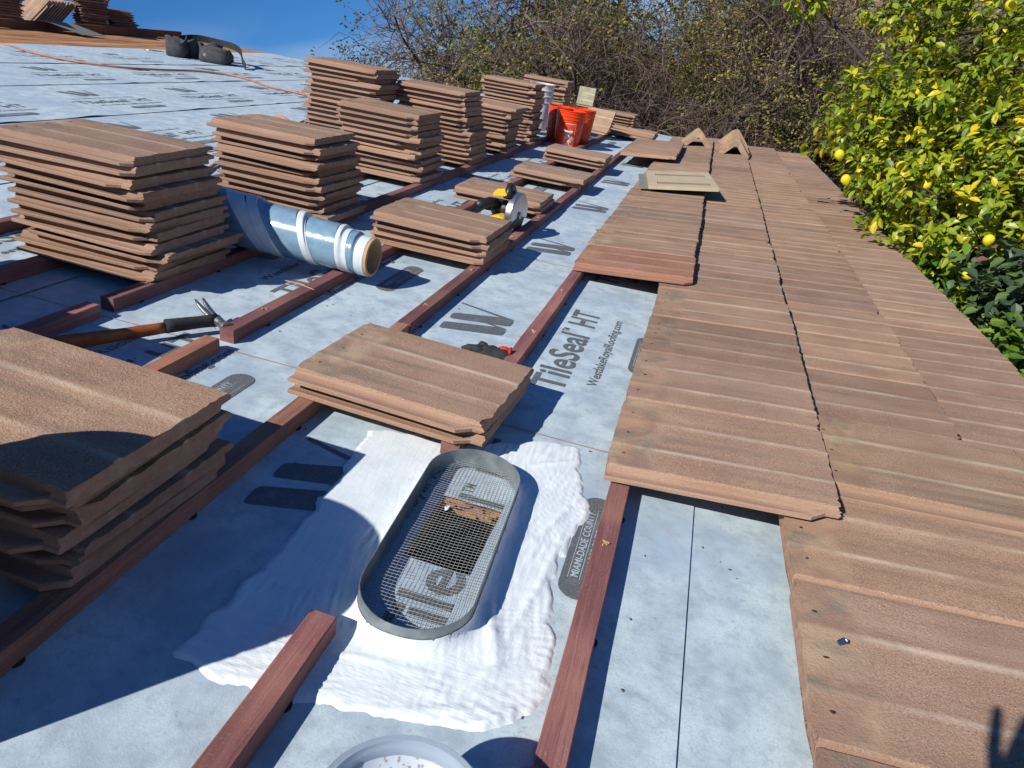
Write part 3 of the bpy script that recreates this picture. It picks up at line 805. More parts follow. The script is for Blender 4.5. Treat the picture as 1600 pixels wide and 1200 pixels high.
mb.loft([[(-.60, .0575*math.cos(t)*s, .058+.0575*math.sin(t)*s) for t in np.linspace(0, 2*math.pi, 41)[:-1]] for s in (.9, .01)], cap=False)
o = obj('cardboard_core', mb, M_CARD, parent=root); autosmooth(o)

# ------------------------------------------------------------------ hammer
root = empty('hammer', onroof(-1.010, 1.372, .004, 0) @ Matrix.Scale(.88, 4)); tag(root, 'worn framing hammer with orange wooden handle lying across the batten end', 'hammer')
hd = Vector((-.170, -.250, 0)).normalized()   # handle direction (v,u)
pd = Vector((-hd.y, hd.x, 0))                 # across
mb = MB(); A = Vector((0, 0, .032)); pts = [A+hd*(.02+.36*t)+Vector((0, 0, -.012*t)) for t in np.linspace(.30, 1, 12)]
mb.tube(pts, [.011, .0115, .012, .012, .0115, .012, .013, .0135, .014, .0145, .0155, .0145], 14, ell=1.35); obj('handle', mb, M_HANDLE, parent=root, smooth=True)
mb = MB(); pts = [A+hd*(.0+.16*t) for t in np.linspace(0, .82, 7)]
mb.tube(pts, [.015, .0135, .013, .0135, .014, .0145, .0150], 10, ell=1.3); obj('wrapped_neck', mb, M_BLKFAB, parent=root, smooth=True)
# head: face to the right, claw up to the left
mb = MB(); f = -pd if pd.x < 0 else pd
f = Vector((.55, -.25, 0)).normalized()*1; 
face = [A+f*x+Vector((0, 0, z)) for x, z in ((.052, -.004), (.047, -.004), (.030, -.002), (.018, 0), (0, 0), (-.015, .001))]
mb.tube(face, [.0165, .0172, .0125, .0125, .016, .013], 14); o = obj('head', mb, M_STEEL, parent=root); autosmooth(o, 50)
for sgn in (-1, 1):
    mb = MB(); side = Vector((-f.y, f.x, 0))
    cl = [A-f*x+side*(sgn*(.006+s))+Vector((0, 0, z)) for x, z, s in ((.010, .002, 0), (.03, .006, 0), (.052, .013, .002), (.072, .022, .004), (.086, .032, .005))]
    mb.tube(cl, [.010, .0095, .008, .006, .0025], 8, ell=.8); obj('claw', mb, M_STEEL, parent=root, smooth=True)

# ------------------------------------------------------------------ circular saw
root = empty('circular_saw', onroof(-.70, 2.86, .012, R(-8)) @ Matrix.Scale(.92, 4)); tag(root, 'yellow and black circular saw with metal blade guard behind the four tile pile', 'circular saw')
mb = MB()   # upper guard: a thick half drum, axis along x (down the slope)
ring = []
def drum(x0, x1, R0, cz, a0, a1, mbx, n=26, bev=.006):
    prof = [(x0, R0-bev), (x0+bev, R0), (x1-bev, R0), (x1, R0-bev), (x1, .01), (x0, .01)]
    rings = []
    for t in np.linspace(a0, a1, n): rings.append([(x, math.cos(t)*r0, cz+math.sin(t)*r0) for x, r0 in prof])
    mbx.loft(rings)
drum(.012, .048, .098, .085, R(-14), R(194), mb); o = obj('upper_guard', mb, M_SILVER, parent=root); autosmooth(o)
mb = MB(); drum(.018, .042, .090, .085, R(190), R(352), mb); o = obj('lower_guard', mb, M_DARK, parent=root); autosmooth(o)
mb = MB(); mb.lathe([(0, -.001), (.084, -.001), (.084, .001), (0, .001)], 40, M=T(.030, 0, .085, 0, 0, R(90))); obj('blade', mb, M_STEEL, parent=root)
mb = MB(); mb.box((-.070, -.145, .010), (.075, .130, .014)); obj('base_plate', mb, M_SILVER, parent=root)
mb = MB(); mb.lathe([(0, -.085), (.03, -.085), (.038, -.078), (.041, -.05), (.041, -.01), (.045, 0), (.045, .010), (0, .010)], 26, M=T(-.0, .01, .095, 0, 0, R(90))); o = obj('motor', mb, M_DARK, parent=root); autosmooth(o)
mb = MB(); mb.tube([(-.055, -.03, .125), (-.075, -.06, .128), (-.095, -.10, .118), (-.105, -.13, .112)], [.019, .0215, .022, .019], 16); obj('front_handle', mb, M_DARK, parent=root, smooth=True)
mb = MB(); mb.tube([(-.02, .07, .10), (-.02, .075, .15), (-.02, .045, .185), (-.015, 0, .200), (0, -.045, .192), (.005, -.06, .16)], [.018, .017, .016, .017, .018, .02], 14); obj('rear_handle', mb, M_DARK, parent=root, smooth=True)
mb = MB(); mb.loft([[(x, y, z) for x, y, z in ((a, -.075, b), (a, -.035, b+.012), (a, -.035, c), (a, -.075, c-.012))] for a, b, c in ((-.060, .160, .185), (-.010, .170, .196), (.004, .165, .190))]); obj('yellow_housing', mb, M_YEL, parent=root)
mb = MB(); mb.loft([[(a, -.085, b), (a, -.03, b), (a, -.03, c), (a, -.085, c)] for a, b, c in ((-.068, .025, .070), (-.02, .02, .085), (.008, .03, .075))]); obj('yellow_housing', mb, M_YEL, parent=root)
mb = MB(); mb.box((-.080, .045, .03), (-.005, .12, .105)); obj('battery', mb, M_DARK, parent=root)
mb = MB(); mb.lathe([(0, 0), (.016, 0), (.016, .006), (0, .008)], 16, M=T(.048, 0, .085, 0, 0, R(90))); obj('arbor_bolt', mb, M_STEEL, parent=root)

# ------------------------------------------------------------------ black and red strap bundle
root = empty('safety_glove', onroof(-.385, 1.60, .002, 0)); tag(root, 'crumpled black work glove with a red patch beyond the centre tile pile', 'glove')
mb = MB(); rr_ = random.Random(4)
def blob(c, s, seed):
    n1, n2 = 12, 8; rings = []
    for i in range(1, n2):
        t = math.pi*i/n2; rings.append([(c[0]+s[0]*math.sin(t)*math.cos(p)*(1+.35*noise.noise(Vector((math.cos(p)*2, t*2, seed)))), c[1]+s[1]*math.sin(t)*math.sin(p)*(1+.35*noise.noise(Vector((math.sin(p)*2, t*2, seed)))), max(0, c[2]+s[2]*math.cos(t)*(1+.4*noise.noise(Vector((p, t*3, seed)))))) for p in np.linspace(0, 2*math.pi, n1+1)[:-1]])
    return rings
mb.loft(blob((0, 0, .018), (.042, .026, .020), 1)); mb.loft(blob((.028, -.006, .02), (.03, .022, .022), 3))
obj('palm', mb, M_BLKFAB, parent=root, smooth=True)
for k, (a, l_) in enumerate(((2.9, .045), (3.25, .055), (3.6, .05), (2.4, .03))):
    mb = MB(); p0 = Vector((-.02, -.012+.010*k, .022)); mb.tube([p0+Vector((math.cos(a)*l_*t, math.sin(a)*l_*t, .010*math.sin(t*2.5)-.012*t)) for t in (0, .35, .7, 1)], [.010, .010, .0095, .007], 9); obj('finger', mb, M_BLKFAB, parent=root, smooth=True)
mb = MB(); mb.loft(blob((.030, .006, .034), (.018, .014, .010), 6)); mb.tube([(.04, -.02, .02), (.047, -.005, .035), (.046, .012, .042)], [.004, .005, .004], 6); obj('red_patch', mb, M_RED, parent=root, smooth=True)

# splinter, chip, nail, leaf
mb = MB(); mb.tube([(-.045, 0, 0), (0, .002, .002), (.055, -.002, 0)], [.0012, .0028, .0008], 5)
o = obj('wood_splinter', mb, M_BATTEN, onroof(-.985, 1.70, .036, R(-8))); o.color = (2.2, 2.2, 2, 1); tag(o, 'thin pink wood splinter lying across the batten before the blue roll', 'splinter')
mb = MB(); mb.tube([(0, 0, 0), (.008, .004, .004), (.011, .002, .006)], [.004, .0045, .003], 8)
o = obj('nail_head', mb, simple('blued_nail', (.05, .09, .16), .25, .2, 50, .6), onroof(.345, .845, .0665)); tag(o, 'dark blue nail sticking up from the near laid tile', 'nail')
mb = MB(); mb.loft(blob((0, 0, .004), (.016, .011, .006), 5)); o = obj('mortar_chip', mb, M_WHPL, onroof(.62, 2.60, .078), smooth=True); tag(o, 'small whitish chip lying on the laid tiles of the second course', 'chip')
def leaf_mesh(mb, M, L_=.07, W_=.03, fold=.25, curl=.3, mi=0):
    vs = []
    for t, ww in ((0, 0.06), (.3, .85), (.6, .95), (.85, .5), (1, 0.03)):
        z = -curl*L_*t*t; y = t*L_
        vs += [M @ Vector((-W_*.5*ww, y, z+fold*W_*.5*ww)), M @ Vector((0, y, z)), M @ Vector((W_*.5*ww, y, z+fold*W_*.5*ww))]
    fs = []
    for k in range(4):
        a = 3*k; fs += [(a, a+1, a+4, a+3), (a+1, a+2, a+5, a+4)]
    mb.add(vs, fs, mi)
def leaf_material(name, cols, trans=.35, rough=.38):
    t = NT(name); g = t.n('NewGeometry'); rp = t.n('ValToRGB'); t.l(g.outputs['Random Per Island'], rp.inputs[0])
    e = rp.color_ramp.elements; e[0].position = 0; e[0].color = (*cols[0][1], 1); e[1].position = cols[-1][0]; e[1].color = (*cols[-1][1], 1)
    for p, c in cols[1:-1]: q = e.new(p); q.color = (*c, 1)
    t.col(rp.outputs[0]); t.rough(rough); tr = t.n('BsdfTranslucent'); t.l(t.mix(1, rp.outputs[0], (1.25, 1.2, .5), 'MULTIPLY'), tr.inputs[0])
    ms = t.n('MixShader'); ms.inputs[0].default_value = trans; t.l(t.b.outputs[0], ms.inputs[1]); t.l(tr.outputs[0], ms.inputs[2])
    t.l(ms.outputs[0], t.t.nodes['Material Output'].inputs[0]); return t.m
M_LEAF = leaf_material('lemon_leaf', ((0, (.07, .14, .012)), (.25, (.18, .27, .016)), (.55, (.30, .37, .020)), (.86, (.42, .46, .025)), (.92, (.66, .56, .02)), (1, (.80, .58, .015))))
mb = MB(); leaf_mesh(mb, T(0, 0, 0), .05, .022); leaf_mesh(mb, T(.01, .01, .001, .5), .04, .018)
o = obj('fallen_leaf', mb, M_LEAF, onroof(-.355, 3.28, .004, 1.2)); tag(o, 'bright green fallen leaf on the bare underlayment', 'leaf')
# debris crumbs scattered on the sheet
mb = MB(); rr_ = random.Random(9)
for k in range(260):
    v = rr_.uniform(-1.9, .27); u = rr_.uniform(.3, 4.5) if k > 90 else rr_.uniform(.9, 2.4); a = rr_.uniform(0, 3); s = rr_.uniform(.0008, .0026)
    if HX0-.11 < v < HX1+.11 and HY0-.2 < u < HY1+.2: continue
    mb.box((-s, -s*.35, 0), (s, s*.35, s*.6), M=T(v, u, .0015, a))
o = obj('debris', mb, simple('tile_crumbs', (.10, .075, .05), .9, .4, 50), MR.copy()); tag(o, 'scattered dark crumbs and chips on the underlayment', 'debris', kind='stuff')

# ------------------------------------------------------------------ vent tile, ridge caps, far odds and ends
root = empty('slotted_vent_cover', onroof(-.245, 4.20, .086, R(7), 0, -(TILT+.045))); tag(root, 'flat beige vent cover with two rows of slots lying on the laid tiles', 'vent cover')
mb = MB(); Lx, Ly, ht = .385, .58, .020
rows = (.12, .43)
ys = [0, rows[0]-.045, rows[0]+.045, rows[1]-.045, rows[1]+.045, Ly]; nsl = 22; x0s, x1s = .05, .355; wsl = (x1s-x0s)/nsl
for a, b in ((ys[0], ys[1]), (ys[2], ys[3]), (ys[4], ys[5])): mb.box((0, a, ht-.004), (Lx, b, ht))
for a, b in ((ys[1], ys[2]), (ys[3], ys[4])):
    mb.box((0, a, ht-.004), (x0s, b, ht)); mb.box((x1s, a, ht-.004), (Lx, b, ht))
    for k in range(nsl):
        x = x0s+wsl*k; mb.box((x+wsl*.5, a, ht-.004), (x+wsl, b, ht))
for p in (((0, -.003, 0), (Lx, -.0002, ht)), ((0, Ly+.0002, 0), (Lx, Ly+.003, ht)), ((-.003, -.003, 0), (-.0002, Ly+.003, ht)), ((Lx+.0002, -.003, 0), (Lx+.003, Ly+.003, ht))): mb.box(*p)
obj('slotted_top', mb, M_BEIGE, parent=root)
mb = MB(); mb.box((.006, .006, .001), (Lx-.006, Ly-.006, .004)); obj('slot_darkness', mb, M_BLACK, parent=root)  # black sheet stands in for the darkness inside the slots
mb = MB(); mb.box((-.05, .02, -.004), (-.004, Ly-.02, 0.0)); obj('flashing_skirt', mb, M_GREYTRIM, parent=root)
def cap_tile(v, u, h, label, rz=0, rx=0):
    mb = MB(); wd, hh, th, ln = .135, .140, .019, .40
    prof = [(-wd, 0), (-wd+.044, -.0), (-.010, hh-.058), (0, hh-.052), (.010, hh-.058), (wd-.044, 0), (wd, 0), (wd+.004, .010), (.018, hh+.004), (0, hh+.010), (-.018, hh+.004), (-wd-.004, .010)]
    prof = [(x, z+.002) for x, z in prof]
    mb.loft([[(x*s, y, z*s) for x, z in prof] for y, s in ((0, .98), (.004, 1), (.2, .97), (ln-.004, .94), (ln, .92))])
    o = obj('ridge_cap_tile', mb, M_TILE, onroof(v, u, h, rz, rx)); o.color = (1.15, 1.2, 1.15, 1); autosmooth(o, 30)
    tag(o, label, 'ridge tile', 'ridge cap tiles', 'thing')
cap_tile(-.075, 7.15, .078, 'single peaked ridge tile on the third course at the far end', R(4))
cap_tile(.265, 7.0, .078, 'lowest and nearest of the three nested ridge tiles', R(-6))
cap_tile(.262, 7.12, .108, 'middle ridge tile of the nested three', R(-2), R(-3))
cap_tile(.250, 7.26, .138, 'topmost ridge tile of the nested three', R(3), R(-5))
# leaning tile and small flat pile at the far end of the stacks
tile(-1.19, 7.12, .036, 'pale backed tile leaning on edge right of the orange buckets', None, rx=R(62), rz=R(-16), color=(1.15, 1.25, 1.2)).scale = (.72, .72, .8)
for k in range(3): tile(-.93+.01*k, 7.35+.02*k, .036+k*.027, ('bottom', 'middle', 'top')[k]+' tile of the small untidy pile right of the leaning tile', 'untidy far pile', rz=rt.uniform(-.1, .1), ry=.02*k)
tile(-1.33, 7.55, .22, 'greyish tile standing upright beyond the farthest tall stack', None, rx=R(84), rz=R(-12), color=(1.05, 1.5, 1.5)).scale = (.42, .55, .8)
for k in range(7): tile(-1.15, 7.5, .036+k*.027, f'{ORD[6-k]} tile of the pile hidden behind the orange buckets', 'pile behind the orange buckets', rz=rt.uniform(-.04, .04))

# ------------------------------------------------------------------ top of the roof: plank, stacks, stick, flashing, hose, tool belt
mb = MB(); mb.box((-.02, 0, 0), (.02, 6.3, .085)); o = obj('ridge_plank', mb, M_TANW, onroof(-7.5, 3.3, .0)); o.color = (.35, .3, .3, 1); tag(o, 'dark plank on edge along the top of the roof', 'plank')  # wood colour darkened to carry the shade on its near face
def ustack(v, u, n, desc, rz=0, rx=0, jr=.05, dz=.05, pit=.027, sx=0, top_h=0):
    for k in range(n):
        lab = (('bottom' if k == 0 else ORD[min(17, n-1-k)])+f' tile of {desc}')
        tile(v+rt.uniform(-.02, .02)+sx*k, u+rt.uniform(-.02, .02), dz+k*pit, lab, desc, rz=rz+rt.uniform(-jr, jr), color=(.42, .38, .42))  # tile tint lowered so the shaded side is painted into the colour
ustack(-8.0, 6.98, 14, 'the dark ridge stack at the top left corner', rz=R(-34))
ustack(-8.0, 8.22, 14, 'the dark ridge stack right of the leaning tiles', pit=.0275, rz=R(-34))
ustack(-7.98, 8.68, 8, 'the low dark ridge stack beside the stick', sx=-.008, rz=R(-34))
for k in range(9):
    o = tile(0, 0, 0, f'{ORD[k]} from the left of the fanned tiles leaning on the ridge', 'fanned leaning ridge tiles', color=(1, 1, 1))
    o.matrix_world = onroof(-7.74, 7.38+.046*k, .02) @ Matrix.Rotation(R(90), 4, 'Z') @ Matrix.Rotation(R(-38), 4, 'Y')
mb = MB(); mb.tube([(0, 0, 0), (0, .34, .50)], .018, 8); o = obj('wood_stick', mb, M_BATTEN, onroof(-7.75, 8.42, .14)); o.color = (1.3, 1.1, 1, 1); tag(o, 'reddish stick poking up between the ridge stacks', 'stick')
mb = MB(); mb.loft([[(0, 0, .10), (.0, .28, .10), (.004, .28, .104), (.004, 0, .104)], [(.16, .06, .09), (.16, .40, .09), (.164, .4, .094), (.164, .06, .094)], [(.42, .22, .012), (.42, .55, .012), (.424, .55, .018), (.424, .22, .018)]])
o = obj('metal_flashing', mb, M_GREYTRIM, onroof(-7.46, 7.15, 0)); tag(o, 'bent grey flashing hanging over the ridge plank', 'flashing')
# hose
HP = [(-7.3, 5.0), (-6.6, 5.3), (-6.02, 5.42), (-5.6, 5.28), (-5.15, 5.24), (-4.85, 5.42), (-4.72, 5.75), (-4.66, 6.15), (-4.45, 6.36), (-4.15, 6.26), (-3.85, 6.05), (-3.55, 6.02), (-3.2, 5.85), (-2.85, 5.5)]
cu = [Vector((v, u, .012)) for v, u in HP]
def cr_spline(P, m=8):
    o = []
    for i in range(len(P)-1):
        p0, p1, p2, p3 = P[max(0, i-1)], P[i], P[i+1], P[min(len(P)-1, i+2)]
        for k in range(m):
            t = k/m; o.append(.5*((2*p1)+(-p0+p2)*t+(2*p0-5*p1+4*p2-p3)*t*t+(-p0+3*p1-3*p2+p3)*t**3))
    return o+[P[-1]]
tail = [Vector(p) for p in ((-2.75, 5.0, .012), (-2.62, 4.5, .012), (-2.52, 4.1, .012), (-2.45, 3.85, .05), (-2.36, 3.78, .13), (-2.25, 3.74, .13), (-2.16, 3.70, .05), (-2.15, 3.4, .012), (-2.15, 3.0, .012), (-2.0, 2.62, .012), (-1.93, 2.35, .05), (-1.84, 2.2, .045), (-1.75, 2.1, .012))]
mb = MB(); mb.tube(cr_spline(cu+tail), .0085, 8); o = obj('air_hose', mb, M_HOSE, MR.copy(), smooth=True); tag(o, 'orange brown air hose snaking down the underlayment behind the stacks', 'hose')
# tool belt
root = empty('tool_belt', onroof(-5.37, 7.32, .0, R(12))); tag(root, 'dark leather tool belt with pouches lying high on the underlayment', 'tool belt')
def pouch(c, s, seed, name, mat, open_=True, rz=0):
    mb = MB(); rings = []; n = 20
    for t, k in ((0, .80), (.06, .96), (.35, 1.04), (.7, 1.0), (.93, .95), (1, .97)):
        rings.append([((c[0]+s[0]*k*math.copysign(abs(math.cos(p))**.6, math.cos(p))*(1+.30*noise.noise(Vector((math.cos(p)*1.5, math.sin(p)+t*2, seed))))), c[1]+s[1]*k*math.copysign(abs(math.sin(p))**.6, math.sin(p)), c[2]+s[2]*t*(1+.45*noise.noise(Vector((math.cos(p), math.sin(p), seed))))) for p in np.linspace(0, 2*math.pi, n+1)[:-1]])
    rings.append([(c[0]+(x-c[0])*.88, c[1]+(y-c[1])*.88, z-.005) for x, y, z in rings[-1]])
    rings.append([(c[0]+(x-c[0])*.8, c[1]+(y-c[1])*.8, c[2]+.06) for x, y, z in rings[-2]])
    mb.loft(rings, M=Matrix.Rotation(rz, 4, 'Z')); obj(name, mb, mat, parent=root, smooth=True)
pouch((.13, -.13, .0), (.16, .10, .155), 1, 'pouch', M_GRYFAB)
pouch((-.30, -.10, .0), (.10, .09, .19), 2, 'pouch', M_GRYFAB, rz=.1)
pouch((-.22, .05, .0), (.09, .08, .17), 5, 'pouch', M_GRYFAB)
pouch((-.02, .10, .0), (.12, .06, .17), 3, 'pouch', M_GRYFAB)
mb = MB()
for P_, hw in (([(-.34, .02, .17), (-.2, .15, .20), (0, .19, .19), (.2, .12, .18), (.36, -.04, .15), (.44, -.18, .07), (.52, -.30, .03)], .032),):
    Q = cr_spline([Vector(p) for p in P_], 5); rings = []
    for i, p in enumerate(Q):
        t = (Q[min(i+1, len(Q)-1)]-Q[max(i-1, 0)]).normalized(); nn = Vector((-t.y, t.x, 0)).normalized()*.004
        upv = Vector((0, 0, 1)); rings.append([p+nn-upv*hw, p+nn+upv*hw, p-nn+upv*hw, p-nn-upv*hw])
    mb.loft(rings)
obj('strap', mb, M_BLKFAB, parent=root)
mb = MB(); mb.box((.04, -.232, .06), (.07, -.228, .09)); obj('rivet_plate', mb, M_STEEL, parent=root)
mb = MB(); mb.tube([(-.42, -.16, .03), (-.50, -.22, .03), (-.58, -.25, .025)], [.008, .018, .02], 8, ell=.4); obj('trowel', mb, M_STEEL, parent=root, smooth=True)

# ------------------------------------------------------------------ ground, hill, boulders
def ground_z(x, y):
    d = max(0, y-24)
    side = 1/(1+math.exp(-(x-1+.05*(y-30))/3.5))
    hz = 8.2*side*(1-math.exp(-(d/22)**2))+1.1*(1-math.exp(-(d/30)**2))
    return hz+(.5*noise.noise(Vector((x*.12, y*.12, 3)))+.15*noise.noise(Vector((x*.6, y*.6, 3))))*min(1, d/8)
mb = MB(); xs = sorted(set(list(np.linspace(-400, -40, 8))+list(np.linspace(-40, 45, 70))+list(np.linspace(45, 400, 8)))); ys_ = sorted(set(list(np.linspace(-300, -10, 6))+list(np.linspace(-10, 90, 70))+list(np.linspace(90, 600, 10))))
mb.add([(float(x), float(y), ground_z(float(x), min(90, float(y)))) for y in ys_ for x in xs], [(j*len(xs)+i, j*len(xs)+i+1, (j+1)*len(xs)+i+1, (j+1)*len(xs)+i) for j in range(len(ys_)-1) for i in range(len(xs)-1)])
t = NT('dry_soil'); co = t.obj()
c = t.mix(t.mr(t.noise(co, .8, 6, .65), .35, .65), (.20, .145, .10), (.30, .235, .17)); c = t.mix(t.mr(t.noise(co, 5, 5, .7), .55, .68, 0, .8), c, (.10, .085, .045)); c = t.mix(t.mr(t.noise(co, 22, 4, .7), .6, .7, 0, .6), c, (.40, .33, .25))
t.col(c); t.rough(.95); t.bump(t.noise(co, 14, 5, .7), .8, .05)
o = obj('ground', mb, t.m, Matrix.Identity(4), smooth=True); tag(o, kind='structure')
M_ROCK = NT('granite'); co = M_ROCK.obj(); M_ROCK.col(M_ROCK.mix(M_ROCK.mr(M_ROCK.noise(co, 3, 6, .65), .35, .65), (.34, .25, .19), (.50, .40, .32))); M_ROCK.rough(.9); M_ROCK.bump(M_ROCK.noise(co, 9, 5, .7), .8, .06); M_ROCK = M_ROCK.m
def boulder(px, py, depth, r0, label, seed):
    p = ray_pt(px, py, depth); bm = bmesh.new(); bmesh.ops.create_icosphere(bm, subdivisions=4, radius=1)
    for v in bm.verts:
        n_ = v.co.copy(); k = 1+.35*noise.noise(n_*1.1+Vector((seed, 0, 0)))+.12*noise.noise(n_*3+Vector((seed, 0, 0))); v.co = Vector((n_.x*r0*k*1.2, n_.y*r0*k, n_.z*r0*k*.9))
    me = bpy.data.meshes.new('boulder'); bm.to_mesh(me); bm.free(); me.materials.append(M_ROCK)
    me.polygons.foreach_set('use_smooth', [True]*len(me.polygons))
    o = link('boulder', me, Matrix.Translation((p.x, p.y, max(p.z, ground_z(p.x, p.y)+r0*.3)))); tag(o, label, 'boulder', 'boulders on the slope behind the trees')
boulder(1295, 70, 30, 1.0, 'tall pale boulder glimpsed between the bare tree and lemon leaves', 1)
boulder(1318, 165, 24, .75, 'pinkish boulder just left of the lemon foliage', 2)
boulder(1195, 205, 26, .5, 'small pale rock low behind the peaked ridge tiles', 3)
boulder(1030, 190, 28, .45, 'small light rock under the bare tree behind the far tiles', 4)
boulder(1250, 245, 20, .4, 'flat grey rock just beyond the far corner of the tiles', 5)

# ------------------------------------------------------------------ bare mesquite trees
M_BARK = simple('mesquite_bark', (.075, .058, .052), .9, .35, 6, 0, .3)
M_TWIG = NT('mesquite_twig'); g_ = M_TWIG.n('NewGeometry'); M_TWIG.col(M_TWIG.mix(g_.outputs['Random Per Island'], (.045, .032, .028), (.19, .125, .095))); M_TWIG.rough(.8); M_TWIG = M_TWIG.m
M_MLEAF = leaf_material('mesquite_leaflet', ((0, (.08, .11, .03)), (.4, (.16, .18, .035)), (.8, (.29, .25, .035)), (1, (.42, .31, .04))), .3, .6)
def mesquite(seed, base, spread=5.2, low=.9):
    rr = random.Random(seed); wood = MB(); twig = MB(); leaf = MB()
    def wander(p, d_, ln, r0, seg, droop, mbx, n, wob=.28, r1=.35):
        pts = [p]; rads = [r0]; d_ = d_.normalized()
        for k in range(seg):
            d_ = (d_+Vector((rr.gauss(0, wob), rr.gauss(0, wob), rr.gauss(0, wob*.8)-droop))).normalized()
            pts.append(pts[-1]+d_*ln/seg); rads.append(r0*(1-(1-r1)*(k+1)/seg))
        mbx.tube(pts, rads, n, cap=False); return pts, d_
    tp, td = wander(Vector((0, 0, 0)), Vector((.1, 0, 1)), 1.9, .24, 6, 0, wood, 10, .1, .8)
    spec = [(9, spread*.78, .10, 8, .02, 8), (9, spread*.42, .040, 7, .02, 6), (8, spread*.25, .017, 6, .03, 4), (7, .85, .0085, 5, .05, 3), (4, .42, .0052, 3, .05, 3)]
    def grow(path, lvl):
        cnt, ln, r0, seg, droop, n = spec[lvl]
        for k in range(cnt):
            if lvl >= 3 and rr.random() < .15: continue
            t = rr.uniform(.25, 1) if lvl else rr.uniform(.6, 1); i = min(len(path)-2, int(t*(len(path)-1))); p = path[i].lerp(path[i+1], t*(len(path)-1)-i)
            ax = (path[i+1]-path[i]).normalized()
            if lvl == 0:
                a = 2*math.pi*(k+rr.random()*.5)/cnt; d_ = Vector((math.cos(a), math.sin(a), rr.uniform(.15, 1.3)))
            else:
                o_ = ax.orthogonal(); o_.rotate(Matrix.Rotation(rr.uniform(0, 6.28), 3, ax)); d_ = ax*rr.uniform(.6, 1.1)+o_*rr.uniform(.5, 1.0)+Vector((0, 0, .10))
            L_ = ln*rr.uniform(.65, 1.2)
            path2, de = wander(p, d_, L_, r0*rr.uniform(.8, 1.2), seg, droop, wood if lvl < 2 else twig, n, .22)
            if lvl < 4: grow(path2, lvl+1)
            clump = noise.noise(path2[-1]*.45+Vector((seed, 0, 0)))
            if lvl >= 3 and rr.random() < .24+1.5*clump:
                for q in range(rr.randint(4, 9)):
                    pp = path2[-1-rr.randint(0, 1)]+Vector((rr.gauss(0, .05), rr.gauss(0, .05), rr.gauss(0, .05))); a = Vector((rr.gauss(0, 1), rr.gauss(0, 1), rr.gauss(0, .6))).normalized()*rr.uniform(.05, .09); b = a.orthogonal().normalized()*rr.uniform(.008, .016)
                    leaf.add([pp-b, pp+a*.5-b*1.6, pp+a, pp+a*.5+b*1.6], [(0, 1, 2, 3)])
    grow(tp, 0)
    return wood, twig, leaf
def tree_obj(parts, M, label, group, cat='tree', name='mesquite_tree'):
    root = empty(name, M); tag(root, label, cat, group); kids = []
    for nm, me in parts: kids.append(link(nm, me, Matrix.Identity(4), root))
    return root
def build_m(seed, spread):
    a, b, c = mesquite(seed, None, spread)
    return [('trunk', a.mesh('mesquite_trunk', [M_BARK])), ('twigs', b.mesh('mesquite_twigs', [M_TWIG])), ('leaflets', c.mesh('mesquite_leaflets', [M_MLEAF]))]
pm1 = build_m(5, 5.4); pm2 = build_m(8, 4.2)
def tree_at(px, depth, parts, rz, s, label, dz=0):
    p = ray_pt(px, 150, depth); tree_obj(parts, Matrix.Translation((p.x, p.y, ground_z(p.x, p.y)+dz)) @ Matrix.Rotation(rz, 4, 'Z') @ Matrix.Scale(s, 4), label, 'bare twiggy trees behind the roof')
tree_at(985, 15.5, pm1, .3, 1.0, 'big bare twiggy tree arching over the far end of the roof', .2)
tree_at(1260, 15.0, pm2, 2.0, 1.0, 'brown twiggy tree between the ridge tiles and the lemon tree', 0)
tree_at(860, 19.0, pm2, 4.1, 1.5, 'bare tree behind the farthest tile stacks, lower crown', -.6)
tree_at(1130, 21.0, pm1, 3.3, 1.0, 'bare tree farthest back in the middle of the thicket', 0)
tree_at(760, 19.0, pm2, 1.2, .95, 'bare tree behind the tallest stacks at the left of the thicket', -.4)
tree_at(1060, 17.5, pm2, 5.6, 1.15, 'taller bare tree standing mid thicket with yellowish leaf tufts', .8)
tree_at(800, 15.0, pm1, 4.4, .86, 'bare dark tree whose thin branches reach out over the sky at left', .4)
tree_at(745, 15.5, pm2, .7, 1.1, 'dark tangled tree rising right behind the tall stacks', .3)
tree_at(1420, 20.0, pm1, 5.2, .95, 'bare tree mostly hidden behind the lemon foliage', 0)
# scrub under the trees
rr_ = random.Random(31)
def scrub_mesh(seed, mat):
    r2 = random.Random(seed); mb = MB()
    for k in range(260):
        a = r2.uniform(0, 6.28); e = r2.uniform(.1, 1.2); L_ = r2.uniform(.5, 1.1); p = Vector((r2.gauss(0, .25), r2.gauss(0, .25), 0)); d_ = Vector((math.cos(a)*math.cos(e), math.sin(a)*math.cos(e), math.sin(e)))
        pts = [p, p+d_*L_*.5+Vector((r2.gauss(0, .06), r2.gauss(0, .06), .03)), p+d_*L_+Vector((0, 0, -.05))]; mb.tube(pts, [.010, .007, .003], 3, cap=False, mi=0)
        for q in range(10):
            pp = pts[1].lerp(pts[2], r2.random())+Vector((r2.gauss(0, .05), r2.gauss(0, .05), r2.gauss(0, .05))); aa = Vector((r2.gauss(0, 1), r2.gauss(0, 1), r2.gauss(0, 1))).normalized()*.05; b = aa.orthogonal().normalized()*.018
            mb.add([pp-b, pp+aa, pp+b], [(0, 1, 2)], 1)
    return mb.mesh('scrub', [M_TWIG, mat])
M_SLEAF = leaf_material('scrub_leaf', ((0, (.05, .065, .02)), (.5, (.11, .12, .035)), (1, (.22, .20, .06))), .25, .6)
sm_ = [scrub_mesh(k, M_SLEAF) for k in range(3)]
sp = [(x, d_) for d_ in (16.5, 20, 25, 31) for x in range(760, 1400, 75)]
